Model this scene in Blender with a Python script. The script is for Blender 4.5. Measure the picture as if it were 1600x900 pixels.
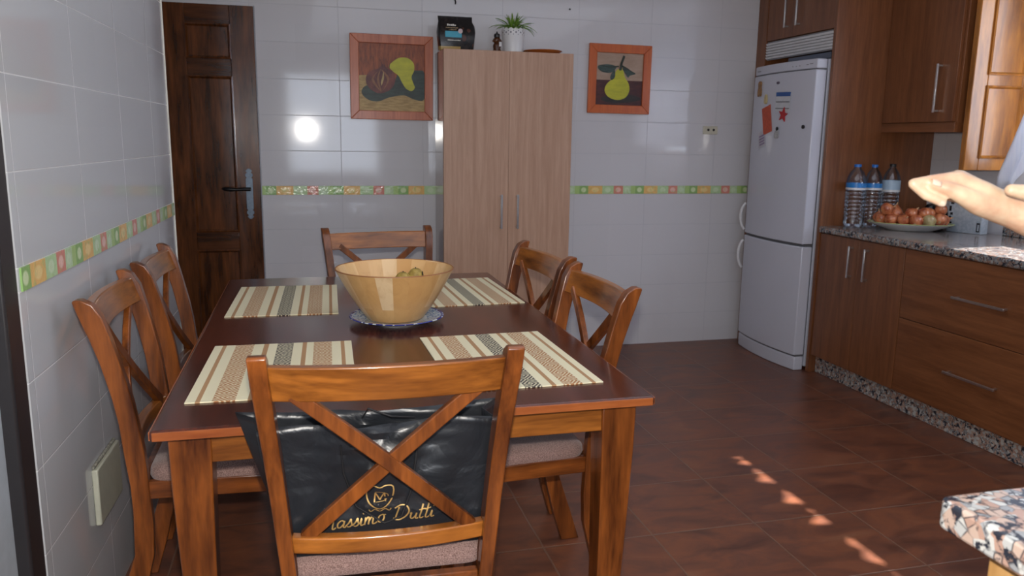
import bpy, bmesh, math, random
from mathutils import Vector, Matrix
from math import sin, cos, pi, radians as R_

random.seed(4)
sc = bpy.context.scene
for o in list(bpy.data.objects):
    bpy.data.objects.remove(o)
col = sc.collection

# ------------------------------------------------------------------ camera
H = 1.3324
yaw, pitch, roll = .2522, .1844, .0142
fwd = Vector((sin(yaw) * cos(pitch), cos(yaw) * cos(pitch), -sin(pitch)))
rgt = Vector((cos(yaw), -sin(yaw), 0))
up = rgt.cross(fwd)
r2 = rgt * cos(roll) + up * sin(roll)
u2 = -rgt * sin(roll) + up * cos(roll)
CAM = Vector((0, 0, H))
cd = bpy.data.cameras.new('camera')
cam = bpy.data.objects.new('camera', cd)
col.objects.link(cam)
cam.matrix_world = Matrix(((r2.x, u2.x, -fwd.x, 0), (r2.y, u2.y, -fwd.y, 0), (r2.z, u2.z, -fwd.z, H), (0, 0, 0, 1)))
cd.sensor_width = 36
cd.lens = 1241.7 / 1600 * 36
cd.clip_start = .02
cd.dof.use_dof = True
cd.dof.focus_distance = 2.3
cd.dof.aperture_fstop = 7.0
sc.camera = cam

# ------------------------------------------------------------------ light
W = bpy.data.worlds.new('world'); sc.world = W; W.use_nodes = True
bg = W.node_tree.nodes['Background']
bg.inputs[0].default_value = (.62, .74, 1, 1)
bg.inputs[1].default_value = 1.6

def lamp(name, kind, loc, energy, color=(1, 1, 1), aim=None, **kw):
    l = bpy.data.lights.new(name, kind); l.energy = energy; l.color = color
    for k, v in kw.items(): setattr(l, k, v)
    o = bpy.data.objects.new(name, l); col.objects.link(o); o.location = loc
    if aim is not None:
        o.rotation_euler = Vector(aim).to_track_quat('-Z', 'Y').to_euler()
    return o
# the camera's own flash, just above the lens
lamp('camera_flash', 'SPOT', CAM + u2 * .085 + fwd * .02, 112, (1, .94, .86), aim=fwd, shadow_soft_size=.018, spot_size=R_(115), spot_blend=.6)
# daylight through the garden window behind the camera
lamp('rear_window_light', 'AREA', (.35, -1.25, 1.5), 20, (.82, .90, 1), aim=(0, 1, 0), shape='RECTANGLE', size=1.15, size_y=1.25)
# daylight through the window in the right wall
lamp('side_window_light', 'AREA', (3.70, 2.45, 1.75), 26, (.78, .88, 1), aim=(-1, 0, 0), shape='RECTANGLE', size=1.5, size_y=1.0)
# added fill panel under the ceiling, no real source, brightens the walls
lamp('ceiling_fill', 'AREA', (1.4, 1.6, 2.46), 21, (.80, .87, 1), aim=(0, 0, -1), shape='RECTANGLE', size=2.6, size_y=2.6)
lamp('sun', 'SUN', (5, 3, 5), 24, (1, .94, .87), aim=(-1, -.10, -.815), angle=R_(.9))
sc.view_settings.view_transform = 'Standard'
sc.view_settings.look = 'None'
sc.view_settings.gamma = 1
sc.view_settings.use_curve_mapping = False
sc.view_settings.exposure = 0
sc.cycles.max_bounces = 8
sc.cycles.sample_clamp_indirect = 6

# ------------------------------------------------------------------ node helpers
class N:
    def __init__(s, name):
        s.m = bpy.data.materials.new(name); s.m.use_nodes = True
        s.t = s.m.node_tree; s.b = s.t.nodes['Principled BSDF']
    def n(s, typ, **kw):
        x = s.t.nodes.new(typ)
        for k, v in kw.items():
            if k.startswith('i_'):
                x.inputs[k[2:].replace('_', ' ')].default_value = v
            else: setattr(x, k, v)
        return x
    def l(s, a, b): s.t.links.new(a, b)
    def math(s, op, a, b=0.0, c=None, clamp=False):
        x = s.n('ShaderNodeMath', operation=op, use_clamp=clamp)
        for i, v in enumerate((a, b) if c is None else (a, b, c)):
            if hasattr(v, 'links'): s.l(v, x.inputs[i])
            else: x.inputs[i].default_value = v
        return x.outputs[0]
    def mix(s, f, a, b):
        x = s.n('ShaderNodeMix', data_type='RGBA')
        for i, v in ((0, f), (6, a), (7, b)):
            if hasattr(v, 'links'): s.l(v, x.inputs[i])
            elif i == 0: x.inputs[0].default_value = v
            else: x.inputs[i].default_value = (*v, 1) if len(v) == 3 else v
        return x.outputs[2]
    def pos(s, obj=True):
        return s.n('ShaderNodeTexCoord').outputs['Object' if obj else 'Generated']
    def xyz(s, v=None):
        x = s.n('ShaderNodeSeparateXYZ'); s.l(v or s.pos(), x.inputs[0]); return x.outputs
    def mapped(s, scale=(1, 1, 1), loc=(0, 0, 0), rnd=0):
        x = s.n('ShaderNodeMapping'); s.l(s.pos(), x.inputs[0])
        x.inputs['Scale'].default_value = scale; x.inputs['Location'].default_value = loc
        if rnd:
            oi = s.n('ShaderNodeObjectInfo'); a = s.n('ShaderNodeVectorMath', operation='ADD')
            c = s.n('ShaderNodeCombineXYZ'); q = s.math('MULTIPLY', oi.outputs['Random'], rnd)
            for i in range(3): s.l(q, c.inputs[i])
            s.l(x.outputs[0], a.inputs[0]); s.l(c.outputs[0], a.inputs[1]); return a.outputs[0]
        return x.outputs[0]
    def noise(s, vec, scale, detail=4, rough=.55, dist=0):
        x = s.n('ShaderNodeTexNoise'); s.l(vec, x.inputs['Vector'])
        x.inputs['Scale'].default_value = scale; x.inputs['Detail'].default_value = detail
        x.inputs['Roughness'].default_value = rough; x.inputs['Distortion'].default_value = dist
        return x.outputs['Fac']
    def ramp(s, f, stops, interp='LINEAR'):
        x = s.n('ShaderNodeValToRGB'); x.color_ramp.interpolation = interp
        e = x.color_ramp.elements
        while len(e) < len(stops): e.new(.5)
        for i, (p, c) in enumerate(stops): e[i].position = p; e[i].color = (*c, 1)
        s.l(f, x.inputs[0]); return x.outputs[0]
    def col(s, c):
        if hasattr(c, 'links'): s.l(c, s.b.inputs['Base Color'])
        else: s.b.inputs['Base Color'].default_value = (*c, 1)
    def set(s, **kw):
        for k, v in kw.items():
            k = k.replace('_', ' ')
            if hasattr(v, 'links'): s.l(v, s.b.inputs[k])
            else: s.b.inputs[k].default_value = v
    def bump(s, h, strength=.2, dist=.002):
        x = s.n('ShaderNodeBump'); x.inputs['Strength'].default_value = strength
        x.inputs['Distance'].default_value = dist; s.l(h, x.inputs['Height']); s.l(x.outputs[0], s.b.inputs['Normal'])

def plain(name, c, rough=.5, metal=0, var=.06, scale=30, coat=0, bump=0, **kw):
    s = N(name); n = s.noise(s.mapped(), scale, 3)
    s.col(s.ramp(n, [(.3, tuple(x * (1 - var) for x in c)), (.7, tuple(min(1, x * (1 + var)) for x in c))]))
    s.set(Roughness=rough, Metallic=metal)
    if coat: s.set(Coat_Weight=coat, Coat_Roughness=.1)
    if bump: s.bump(n, bump)
    if kw: s.set(**kw)
    return s.m

def wood(name, dark, light, axis=2, rough=.28, coat=.5, stretch=12, fine=40, knot=.5, coat_rough=.12):
    s = N(name)
    sc_ = [stretch, stretch, stretch]; sc_[axis] = 1.0
    v = s.mapped(tuple(sc_), rnd=7)
    n = s.noise(v, 1.7, 5, .6, .6)
    g = s.noise(v, fine / 6, 3, .7)
    f = s.math('ADD', s.math('MULTIPLY', n, .65), s.math('MULTIPLY', g, .35))
    mid = tuple((a + b) / 2 for a, b in zip(dark, light))
    c = s.ramp(f, [(.36, dark), (.5, mid), (.64, light)])
    b = s.noise(s.mapped((3, 3, 3), rnd=5), 2.2, 2)
    c = s.mix(s.math('MULTIPLY', s.math('SUBTRACT', b, .45, clamp=True), knot * 2, clamp=True), c, dark)
    s.col(c); s.set(Roughness=rough, Coat_Weight=coat, Coat_Roughness=coat_rough)
    s.bump(g, .08, .001)
    return s.m

def tiles(name, axis, joints, pitch_u, z_up, z_dn, pitch_z, base, grout, rough=.07):
    """glazed wall tiles in rows above z_up and below z_dn, stacked joints along one axis"""
    s = N(name); P = s.xyz()
    u = s.math('DIVIDE', s.math('SUBTRACT', P[axis], joints), pitch_u)
    fu = s.math('ABSOLUTE', s.math('SUBTRACT', s.math('FRACT', s.math('ADD', u, 100.5)), .5))
    du = s.math('MULTIPLY', fu, pitch_u)
    above = s.math('GREATER_THAN', P[2], (z_up + z_dn) / 2)
    zz = s.math('ADD', s.math('MULTIPLY', above, -z_up), s.math('MULTIPLY', s.math('SUBTRACT', 1.0, above), -z_dn))
    v = s.math('DIVIDE', s.math('ADD', P[2], zz), pitch_z)
    fv = s.math('ABSOLUTE', s.math('SUBTRACT', s.math('FRACT', s.math('ADD', v, 100.5)), .5))
    dv = s.math('MULTIPLY', fv, pitch_z)
    d = s.math('MINIMUM', du, dv)
    g = s.math('SUBTRACT', 1.0, s.math('DIVIDE', d, .0022), clamp=True)
    cell = s.n('ShaderNodeCombineXYZ')
    s.l(s.math('ROUND', u), cell.inputs[0]); s.l(s.math('ROUND', v), cell.inputs[1])
    wn = s.n('ShaderNodeTexWhiteNoise'); s.l(cell.outputs[0], wn.inputs['Vector'])
    tint = s.mix(wn.outputs['Value'], tuple(x * .975 for x in base), base)
    s.col(s.mix(g, tint, grout))
    s.set(Roughness=s.math('ADD', rough, s.math('MULTIPLY', g, .5)), IOR=1.52)
    wav = s.noise(s.mapped((1, 1, 1)), 5, 2)
    s.bump(s.math('SUBTRACT', s.math('MULTIPLY', wav, .25), g), .35, .0022)
    return s.m

def border(name, axis, start, period, flip=False):
    s = N(name); P = s.xyz()
    u = s.math('FRACT', s.math('ADD', s.math('DIVIDE', s.math('SUBTRACT', P[axis], start), period), 100))
    gl, org, red, grn, pear = (.48, .66, .36), (.82, .50, .17), (.70, .26, .20), (.52, .68, .42), (.28, .47, .16)
    c = s.ramp(u, [(0, org), (.25, gl), (.45, red), (.62, grn), (.76, (.42, .60, .22)), (.84, pear)], 'CONSTANT')
    # painted fruit: an ellipse in each coloured block
    z = s.math('DIVIDE', s.math('SUBTRACT', P[2], 1.0265), .018)
    for cx, wx, cc in ((.125, .075, (.88, .66, .28)), (.535, .055, (.84, .52, .44)), (.92, .05, (.66, .78, .46)), (.35, .06, (.62, .76, .50)), (.69, .05, (.60, .74, .50))):
        q = s.math('DIVIDE', s.math('SUBTRACT', u, cx), wx)
        r = s.math('ADD', s.math('MULTIPLY', q, q), s.math('MULTIPLY', z, z))
        c = s.mix(s.math('MULTIPLY', s.math('SUBTRACT', 1.0, r, clamp=True), 2.0, clamp=True), c, cc)
    n = s.noise(s.mapped(), 55, 3)
    c = s.mix(s.math('MULTIPLY', s.math('SUBTRACT', n, .52, clamp=True), 3, clamp=True), c, (.40, .52, .18))
    s.col(c); s.set(Roughness=.12); s.bump(n, .5, .003)
    return s.m

def granite(name, scale=85, dim=1.0):
    s = N(name); v = s.mapped()
    vo = s.n('ShaderNodeTexVoronoi'); s.l(v, vo.inputs['Vector']); vo.inputs['Scale'].default_value = scale
    hue = s.xyz(vo.outputs['Color'])
    d = lambda t: tuple(x * dim for x in t)
    c = s.ramp(hue[0], [(0, d((.52, .34, .27))), (.34, d((.60, .45, .37))), (.55, d((.55, .56, .55))), (.72, d((.36, .37, .38))), (.84, d((.66, .66, .63)))], 'CONSTANT')
    n = s.noise(v, scale * .55, 3, .6, .5)
    blk = s.math('MULTIPLY', s.math('SUBTRACT', n, .535, clamp=True), 14, clamp=True)
    v2 = s.n('ShaderNodeTexVoronoi', feature='DISTANCE_TO_EDGE'); s.l(v, v2.inputs['Vector']); v2.inputs['Scale'].default_value = scale
    edge = s.math('SUBTRACT', 1.0, s.math('MULTIPLY', v2.outputs['Distance'], 9), clamp=True)
    n2 = s.noise(v, scale * .3, 2)
    edge = s.math('MULTIPLY', edge, s.math('MULTIPLY', s.math('SUBTRACT', n2, .46, clamp=True), 9, clamp=True), clamp=True)
    c = s.mix(s.math('MAXIMUM', blk, edge), c, (.03, .035, .05))
    s.col(c); s.set(Roughness=.13)
    return s.m

# ------------------------------------------------------------------ materials
M = {}
WT, GR = (.655, .645, .675), (.70, .70, .72)
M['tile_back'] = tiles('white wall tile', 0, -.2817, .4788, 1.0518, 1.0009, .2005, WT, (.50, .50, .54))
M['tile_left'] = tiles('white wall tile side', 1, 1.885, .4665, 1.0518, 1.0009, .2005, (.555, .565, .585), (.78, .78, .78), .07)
M['tile_right'] = tiles('white wall tile window side', 1, 3.4, .4788, 1.0518, 1.0009, .2005, WT, (.50, .50, .54))
M['border_back'] = border('fruit border', 0, -.174, .38)
M['border_left'] = border('fruit border side', 1, 2.116 - .535 * .3825, .3825)
M['ceiling'] = plain('ceiling paint', (.75, .75, .76), .8)
M['granite'] = granite('pink and grey granite', 95, .58)
M['granite_dark'] = granite('granite kickboard', 85, .72)
M['iron'] = plain('blue grey iron', (.10, .13, .17), .4, .5, .15, 60)
M['black_iron'] = plain('black iron', (.012, .012, .013), .35, .6)
M['door'] = wood('dark stained pine', (.024, .007, .002), (.175, .055, .014), 2, .16, .8, 9, 30, .5, .08)
M['door_x'] = wood('dark stained pine rail', (.022, .007, .002), (.13, .04, .011), 0, .16, .8, 9, 30, .4, .08)
HD, HL = (.055, .013, .003), (.32, .090, .016)
M['honey'] = [wood('honey varnished wood ' + 'xyz'[a], HD, HL, a, .30, .5, 9, 34, .75) for a in range(3)]
M['honey'][0] = wood('golden varnished rail wood', (.085, .022, .004), (.45, .152, .025), 0, .28, .55, 9, 34, .6)
M['top'] = wood('mahogany table top', (.034, .008, .0045), (.115, .026, .013), 1, .24, .35, 10, 40, .2, .15)
M['cab'] = wood('cherry laminate', (.140, .046, .015), (.245, .090, .032), 2, .38, .15, 14, 46, .15, .3)
M['cab_y'] = wood('cherry laminate drawer', (.140, .046, .015), (.245, .090, .032), 1, .38, .15, 14, 46, .15, .3)
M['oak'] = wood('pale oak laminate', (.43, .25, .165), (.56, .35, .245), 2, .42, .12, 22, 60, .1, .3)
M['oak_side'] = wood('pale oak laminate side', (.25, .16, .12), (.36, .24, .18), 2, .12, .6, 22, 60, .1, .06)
M['pine'] = wood('amber pine shutter', (.18, .055, .004), (.48, .175, .017), 2, .32, .3, 7, 30, .3)
M['frame1'] = wood('rose stained frame', (.40, .10, .045), (.62, .19, .09), 2, .4, .2, 12, 40, .1)
M['frame2'] = wood('orange stained frame', (.46, .085, .015), (.62, .14, .025), 2, .4, .2, 12, 40, .1)
M['blond'] = wood('pale peninsula wood', (.42, .22, .07), (.62, .36, .14), 2, .45, .1)
M['steel'] = plain('brushed steel', (.62, .62, .63), .28, 1, .05, 80)
M['white'] = plain('white enamel', (.60, .615, .70), .16, 0, .01, 5)
M['white_side'] = M['white']
M['seal'] = plain('grey seal', (.13, .13, .14), .6)
M['white_plastic'] = plain('white plastic', (.72, .72, .74), .35)
M['ivory'] = plain('ivory plastic', (.50, .50, .40), .35)
M['black'] = plain('black plastic', (.012, .012, .014), .4)
def crumple():
    s = N('black laminated paper'); v = s.mapped((1, 1, 1), (3, 1, 2))
    a = s.n('ShaderNodeTexVoronoi', feature='DISTANCE_TO_EDGE'); s.l(v, a.inputs['Vector']); a.inputs['Scale'].default_value = 9
    b = s.noise(v, 7, 4, .5, 1.5)
    s.col((.014, .016, .020)); s.set(Roughness=.33)
    s.bump(s.math('ADD', s.math('MINIMUM', a.outputs['Distance'], .12), s.math('MULTIPLY', b, 1.2)), .8, .006)
    return s.m
M['paper_bag'] = crumple()
M['gold'] = plain('gold foil', (.72, .46, .16), .35, .55)
M['cord'] = plain('black cord', (.008, .008, .01), .6)
M['curtain'] = None

def fabric(name, a, b, scale):
    s = N(name); v = s.mapped()
    n = s.noise(v, scale, 3, .8); n2 = s.noise(v, 18, 2)
    c = s.ramp(n, [(.38, a), (.62, b)])
    s.col(s.mix(s.math('MULTIPLY', n2, .4), c, tuple((x + y) / 2.6 for x, y in zip(a, b))))
    s.set(Roughness=.9, Sheen_Weight=.3); s.bump(n, .5, .0015)
    return s.m
M['seat'] = fabric('mauve tweed fabric', (.12, .058, .050), (.46, .30, .26), 420)

def floor_mat():
    s = N('terracotta floor tile'); P = s.xyz()
    u = s.math('DIVIDE', s.math('SUBTRACT', P[0], 1.507), .392)
    v = s.math('DIVIDE', s.math('SUBTRACT', P[1], 2.335), .3865)
    du = s.math('ABSOLUTE', s.math('SUBTRACT', s.math('FRACT', s.math('ADD', u, 50.5)), .5))
    dv = s.math('ABSOLUTE', s.math('SUBTRACT', s.math('FRACT', s.math('ADD', v, 50.5)), .5))
    g = s.math('SUBTRACT', 1.0, s.math('DIVIDE', s.math('MULTIPLY', s.math('MINIMUM', du, dv), .39), .0042), clamp=True)
    g = s.math('MULTIPLY', g, 1.6, clamp=True)
    cell = s.n('ShaderNodeCombineXYZ')
    s.l(s.math('FLOOR', u), cell.inputs[0]); s.l(s.math('FLOOR', v), cell.inputs[1])
    wn = s.n('ShaderNodeTexWhiteNoise'); s.l(cell.outputs[0], wn.inputs['Vector'])
    off = s.n('ShaderNodeVectorMath', operation='MULTIPLY_ADD'); s.l(wn.outputs['Color'], off.inputs[0])
    off.inputs[1].default_value = (9, 9, 9); s.l(s.mapped((1, 2.2, 1)), off.inputs[2])
    n = s.noise(off.outputs[0], 4.5, 5, .62, .8)
    c = s.ramp(n, [(.30, (.090, .034, .021)), (.48, (.165, .060, .033)), (.60, (.22, .074, .034)), (.75, (.25, .105, .055))])
    c = s.mix(s.math('MULTIPLY', wn.outputs['Value'], .35), c, (.125, .042, .024))
    s.col(s.mix(s.math('MULTIPLY', g, .8), c, (.20, .115, .075)))
    s.set(Roughness=s.math('ADD', .27, s.math('MULTIPLY', n, .18)))
    s.bump(s.math('SUBTRACT', s.math('MULTIPLY', n, .3), g), .45, .003)
    return s.m
M['floor'] = floor_mat()

# ------------------------------------------------------------------ mesh helpers
class MB:
    def __init__(s): s.bm = bmesh.new()
    def box(s, x0, x1, y0, y1, z0, z1, mat=0):
        vs = [s.bm.verts.new((x, y, z)) for x in (x0, x1) for y in (y0, y1) for z in (z0, z1)]
        for f in ((0, 1, 3, 2), (4, 6, 7, 5), (0, 4, 5, 1), (2, 3, 7, 6), (0, 2, 6, 4), (1, 5, 7, 3)):
            fa = s.bm.faces.new([vs[i] for i in f]); fa.material_index = mat
        return s
    def hexa(s, bot, top, mat=0):
        a = [s.bm.verts.new(p) for p in bot]; b = [s.bm.verts.new(p) for p in top]; n = len(a)
        s.bm.faces.new(a[::-1]).material_index = mat; s.bm.faces.new(b).material_index = mat
        for i in range(n): s.bm.faces.new((a[i], a[(i + 1) % n], b[(i + 1) % n], b[i])).material_index = mat
        return s
    def sweep(s, rings, mat=0, cap=True, close=True):
        rr = [[s.bm.verts.new(p) for p in r] for r in rings]; n = len(rr[0])
        for a, b in zip(rr, rr[1:]):
            for i in range(n if close else n - 1):
                f = s.bm.faces.new((a[i], a[(i + 1) % n], b[(i + 1) % n], b[i])); f.material_index = mat
        if cap and close:
            s.bm.faces.new(rr[0][::-1]).material_index = mat; s.bm.faces.new(rr[-1]).material_index = mat
        return s
    def lathe(s, prof, c=(0, 0, 0), n=40, mat=0, sx=1, sy=1):
        rings = []
        for r, z in prof:
            r = max(r, 1e-5)
            rings.append([(c[0] + r * sx * cos(2 * pi * i / n), c[1] + r * sy * sin(2 * pi * i / n), c[2] + z) for i in range(n)])
        return s.sweep(rings, mat, cap=prof[0] != prof[-1])
    def tube(s, pts, r, n=8, mat=0):
        pts = [Vector(p) for p in pts]; rs = r if isinstance(r, (list, tuple)) else [r] * len(pts)
        rings = []; prev = None
        for i, p in enumerate(pts):
            d = (pts[min(i + 1, len(pts) - 1)] - pts[max(i - 1, 0)]).normalized()
            a = prev if prev is not None else (Vector((0, 0, 1)) if abs(d.z) < .9 else Vector((1, 0, 0)))
            x = (a - d * a.dot(d)).normalized(); y = d.cross(x); prev = x
            rings.append([p + (x * cos(2 * pi * k / n) + y * sin(2 * pi * k / n)) * rs[i] for k in range(n)])
        return s.sweep(rings, mat)
    def ball(s, c, r, sx=1, sy=1, sz=1, mat=0, n=16):
        prof = [(r * sin(pi * i / 10), -r * sz * cos(pi * i / 10)) for i in range(11)]
        return s.lathe(prof, c, n, mat, sx, sy)
    def prism(s, poly, axis, a, b, mat=0):
        """polygon in the two other axes, extruded along axis from a to b"""
        def P(p, t):
            q = [0, 0, 0]; o = [i for i in range(3) if i != axis]
            q[o[0]], q[o[1]], q[axis] = p[0], p[1], t; return q
        return s.sweep([[P(p, a) for p in poly], [P(p, b) for p in poly]], mat)
    def build(s, name, mats, parent=None, bevel=0, smooth=True, seg=2, **props):
        bmesh.ops.remove_doubles(s.bm, verts=s.bm.verts, dist=1e-6)
        bmesh.ops.recalc_face_normals(s.bm, faces=s.bm.faces)
        me = bpy.data.meshes.new(name); s.bm.to_mesh(me); s.bm.free()
        for m in (mats if isinstance(mats, (list, tuple)) else [mats]): me.materials.append(m)
        o = bpy.data.objects.new(name, me); col.objects.link(o)
        if parent: o.parent = parent
        if bevel:
            b = o.modifiers.new('bevel', 'BEVEL'); b.width = bevel; b.segments = seg; b.limit_method = 'ANGLE'; b.angle_limit = R_(40)
        if smooth:
            for p in me.polygons: p.use_smooth = True
            try:
                me.set_sharp_from_angle(angle=R_(35))
            except Exception: pass
        for k, v in props.items(): o[k] = v
        return o

def box(name, m, x0, x1, y0, y1, z0, z1, parent=None, bevel=.002, **p):
    return MB().box(x0, x1, y0, y1, z0, z1).build(name, m, parent, bevel, **p)
def thing(name, label, cat, loc=(0, 0, 0), rz=0, group=None):
    o = bpy.data.objects.new(name, None); col.objects.link(o); o.location = loc; o.rotation_euler = (0, 0, rz)
    o.empty_display_size = .05; o['label'] = label; o['category'] = cat
    if group: o['group'] = group
    return o
def tag(o, label, cat, group=None):
    o['label'] = label; o['category'] = cat
    if group: o['group'] = group
    return o
def copy_tree(o, parent=None):
    c = o.copy(); col.objects.link(c)
    if parent: c.parent = parent
    for ch in list(o.children): copy_tree(ch, c)
    return c
S = dict(kind='structure')

# ------------------------------------------------------------------ the room
D, XR, ZC = 4.7986, 3.56, 2.5
box('floor', M['floor'], -1.6, 3.9, -1.6, 5.0, -.06, 0, bevel=0, **S)
box('ceiling', M['ceiling'], -1.6, 3.9, -1.6, 5.0, ZC, ZC + .06, bevel=0, **S)
box('wall_back', M['tile_back'], -1.6, 3.9, D, D + .12, 0, ZC, bevel=0, **S)
wl = lambda y: -.5945 + .0262 * (y - 1.885)
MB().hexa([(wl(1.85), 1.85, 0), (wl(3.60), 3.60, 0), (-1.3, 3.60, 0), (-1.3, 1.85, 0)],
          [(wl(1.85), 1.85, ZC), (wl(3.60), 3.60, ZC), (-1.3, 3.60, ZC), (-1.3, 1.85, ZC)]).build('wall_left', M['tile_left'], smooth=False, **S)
box('wall_left_recess', M['tile_left'], -1.42, -1.3, 1.85, D, 0, ZC, bevel=0, **S)
box('wall_left_near', M['tile_left'], -.72, -.60, -1.42, .85, 0, ZC, bevel=0, **S)
box('wall_left_over_door', M['tile_left'], -.72, -.60, .85, 1.85, 2.1, ZC, bevel=0, **S)
# right wall around its window (opening y 1.72..3.12, z 1.20..2.2)
YA, YB, ZA, ZB = 1.70, 3.13, 1.20, 2.20
wr = MB()
wr.box(XR, XR + .14, YB, D + .1, 0, ZC); wr.box(XR, XR + .14, -1.42, YA, 0, ZC)
wr.box(XR, XR + .14, YA, YB, 0, ZA); wr.box(XR, XR + .14, YA, YB, ZB, ZC)
wr.build('wall_right', M['tile_right'], smooth=False, **S)
# wall behind the camera with its window (x -.25..95, z .85..2.15)
wf = MB()
wf.box(-1.6, -.25, -1.42, -1.30, 0, ZC); wf.box(.95, 3.9, -1.42, -1.30, 0, ZC)
wf.box(-.25, .95, -1.42, -1.30, 0, .85); wf.box(-.25, .95, -1.42, -1.30, 2.15, ZC)
wf.build('wall_front', M['ceiling'], smooth=False, **S)
# corner bead of the left wall
MB().tube([(wl(3.6) + .001, 3.601, 0), (wl(3.6) + .001, 3.601, ZC)], .004, 8).build('trim_1', plain('corner bead', (.78, .76, .68), .3), **S)
# fruit border strips
box('trim_2', M['border_back'], -1.3, 2.85, D - .004, D + .002, 1.0009, 1.0518, bevel=.001, **S)
MB().hexa([(wl(1.86) + .004, 1.86, 1.0009), (wl(3.598) + .004, 3.598, 1.0009), (wl(3.598) - .004, 3.598, 1.0009), (wl(1.86) - .004, 1.86, 1.0009)],
          [(wl(1.86) + .004, 1.86, 1.0518), (wl(3.598) + .004, 3.598, 1.0518), (wl(3.598) - .004, 3.598, 1.0518), (wl(1.86) - .004, 1.86, 1.0518)]).build('trim_3', M['border_left'], smooth=False, **S)
# dark frame of the doorway in the left wall, near the camera, with its pale door
dk = plain('dark painted frame', (.022, .020, .022), .35)
box('trim_4', dk, -.650, -.5965, 1.765, 1.8485, 0, 2.12, bevel=.006, **S)
d1 = box('door_1', plain('pale blue painted door', (.42, .46, .50), .5), -.66, -.625, .86, 1.772, .005, 2.09, bevel=.004, **S)
# right window frame and panes
w1 = MB()
for a, b, c, d in ((YA, YA + .05, ZA, ZB), (YB - .05, YB, ZA, ZB), (YA, YB, ZB - .05, ZB), (YA, YB, ZA, ZA + .035)):
    w1.box(XR + .06, XR + .10, a, b, c, d)
w1.build('window_1', M['pine'], bevel=.003, **S)
w2 = MB()
for a, b, c, d in ((-.25, -.18, .85, 2.15), (.88, .95, .85, 2.15), (.32, .38, .85, 2.15), (-.25, .95, 2.08, 2.15), (-.25, .95, .85, .92)):
    w2.box(a, b, -1.39, -1.34, c, d)
w2.build('window_2', M['door'], bevel=.003, **S)

# ------------------------------------------------------------------ dark panelled door in the back wall
dy = D - .012
door = thing('door_2', '', '', (0, 0, 0)); del door['label']; del door['category']; door['kind'] = 'structure'
XL_, XR_ = -1.075, -.258
fr = MB()
fr.box(XL_, XL_ + .135, dy - .028, dy + .012, 0, 2.03); fr.box(-.735, -.612, dy - .028, dy + .012, 0, 2.03); fr.box(-.385, XR_, dy - .028, dy + .012, 0, 2.03)
f1 = fr.build('stile', M['door'], door, .003)
rl = MB()
for za, zb in ((1.925, 2.03), (1.65, 1.75), (.69, .80), (0, .16)):
    for xa, xb in ((XL_ + .135, -.735), (-.612, -.385)): rl.box(xa, xb, dy - .0275, dy + .012, za, zb)
rl.build('rail', M['door_x'], door, .003)
def raised(parent, m, xa, xb, za, zb, yf, lip=.022, depth=.016, name='panel', yplane=None):
    """sunk moulding sloping in, then a raised field"""
    b = MB()
    rings = []
    for ins, dep in ((0, 0), (0, -.008), (.007, -.012), (lip, depth), (lip + .012, depth), (lip + .034, .002), (lip + .04, .002)):
        rings.append([(xa + ins, yf + dep, za + ins), (xb - ins, yf + dep, za + ins), (xb - ins, yf + dep, zb - ins), (xa + ins, yf + dep, zb - ins)])
    b.sweep(rings, cap=True)
    return b.build(name, m, parent, 0, smooth=False)
for xa, xb in ((XL_ + .13, -.73), (-.617, -.38)):
    for za, zb in ((1.745, 1.93), (.795, 1.655), (.155, .695)):
        raised(door, M['door'], xa, xb, za, zb, dy - .028, .030)
# iron plate and lever
pl = MB(); zc_ = 1.01
prof = [(.142, .004), (.136, .012), (.128, .018), (.120, .010), (.112, .020), (.098, .020), (.092, .012), (.085, .019), (-.085, .019), (-.092, .012), (-.098, .020), (-.112, .020), (-.120, .010), (-.128, .018), (-.136, .012), (-.142, .004)]
poly = [(-.318 + w, zc_ + z) for z, w in prof] + [(-.318 - w, zc_ + z) for z, w in reversed(prof)]
pl.prism(poly, 1, dy - .034, dy - .029)
pl.build('handle_plate', M['iron'], door, .001, label='blue grey scrolled iron plate')
lv = MB()
lv.tube([(-.318, dy - .03, 1.038), (-.318, dy - .075, 1.038)], .010, 12)
lv.tube([(-.310, dy - .072, 1.038), (-.345, dy - .074, 1.039), (-.385, dy - .076, 1.036), (-.420, dy - .076, 1.038), (-.448, dy - .076, 1.041), (-.462, dy - .075, 1.041)], [.010, .010, .008, .0125, .010, .004], 12)
lv.build('handle', M['black_iron'], door, label='black lever handle with swelling grip')
cs = MB()
cs.box(XR_, XR_ + .006, dy - .004, D, 0, 2.036)
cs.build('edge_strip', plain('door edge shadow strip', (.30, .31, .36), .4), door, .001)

# ------------------------------------------------------------------ socket, nails
so = thing('wall_socket', 'small cream double-hole socket on the tiled wall left of the fridge', 'socket', (2.553, D - .001, 1.411))
box('cover_plate', plain('cream socket plate', (.60, .57, .46), .35), -.052, .052, -.009, 0, -.026, .026, so, .004)
MB().lathe([(.0085, 0), (.0085, .002), (.001, .002)], n=14).build('contact_hole', M['black'], so).location = (-.016, -.008, .002)
MB().lathe([(.0085, 0), (.0085, .002), (.001, .002)], n=14).build('contact_hole', M['black'], so).location = (.022, -.008, .002)
for ch in so.children:
    if ch.name.startswith('contact'): ch.rotation_euler = (R_(90), 0, 0)
tag(MB().tube([(.867, D, 2.128), (.867, D - .02, 2.124), (.868, D - .024, 2.112), (.868, D - .018, 2.104)], .004, 8).build('wall_hook', M['black']), 'tiny dark hook on the wall above the black snack bag', 'hook')
tag(MB().tube([(1.57, D, 2.113), (1.57, D - .012, 2.112)], [.0035, .0055], 8).build('wall_nail', M['black']), 'tiny nail head in a wall tile above the tall oak cupboard', 'nail')

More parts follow.
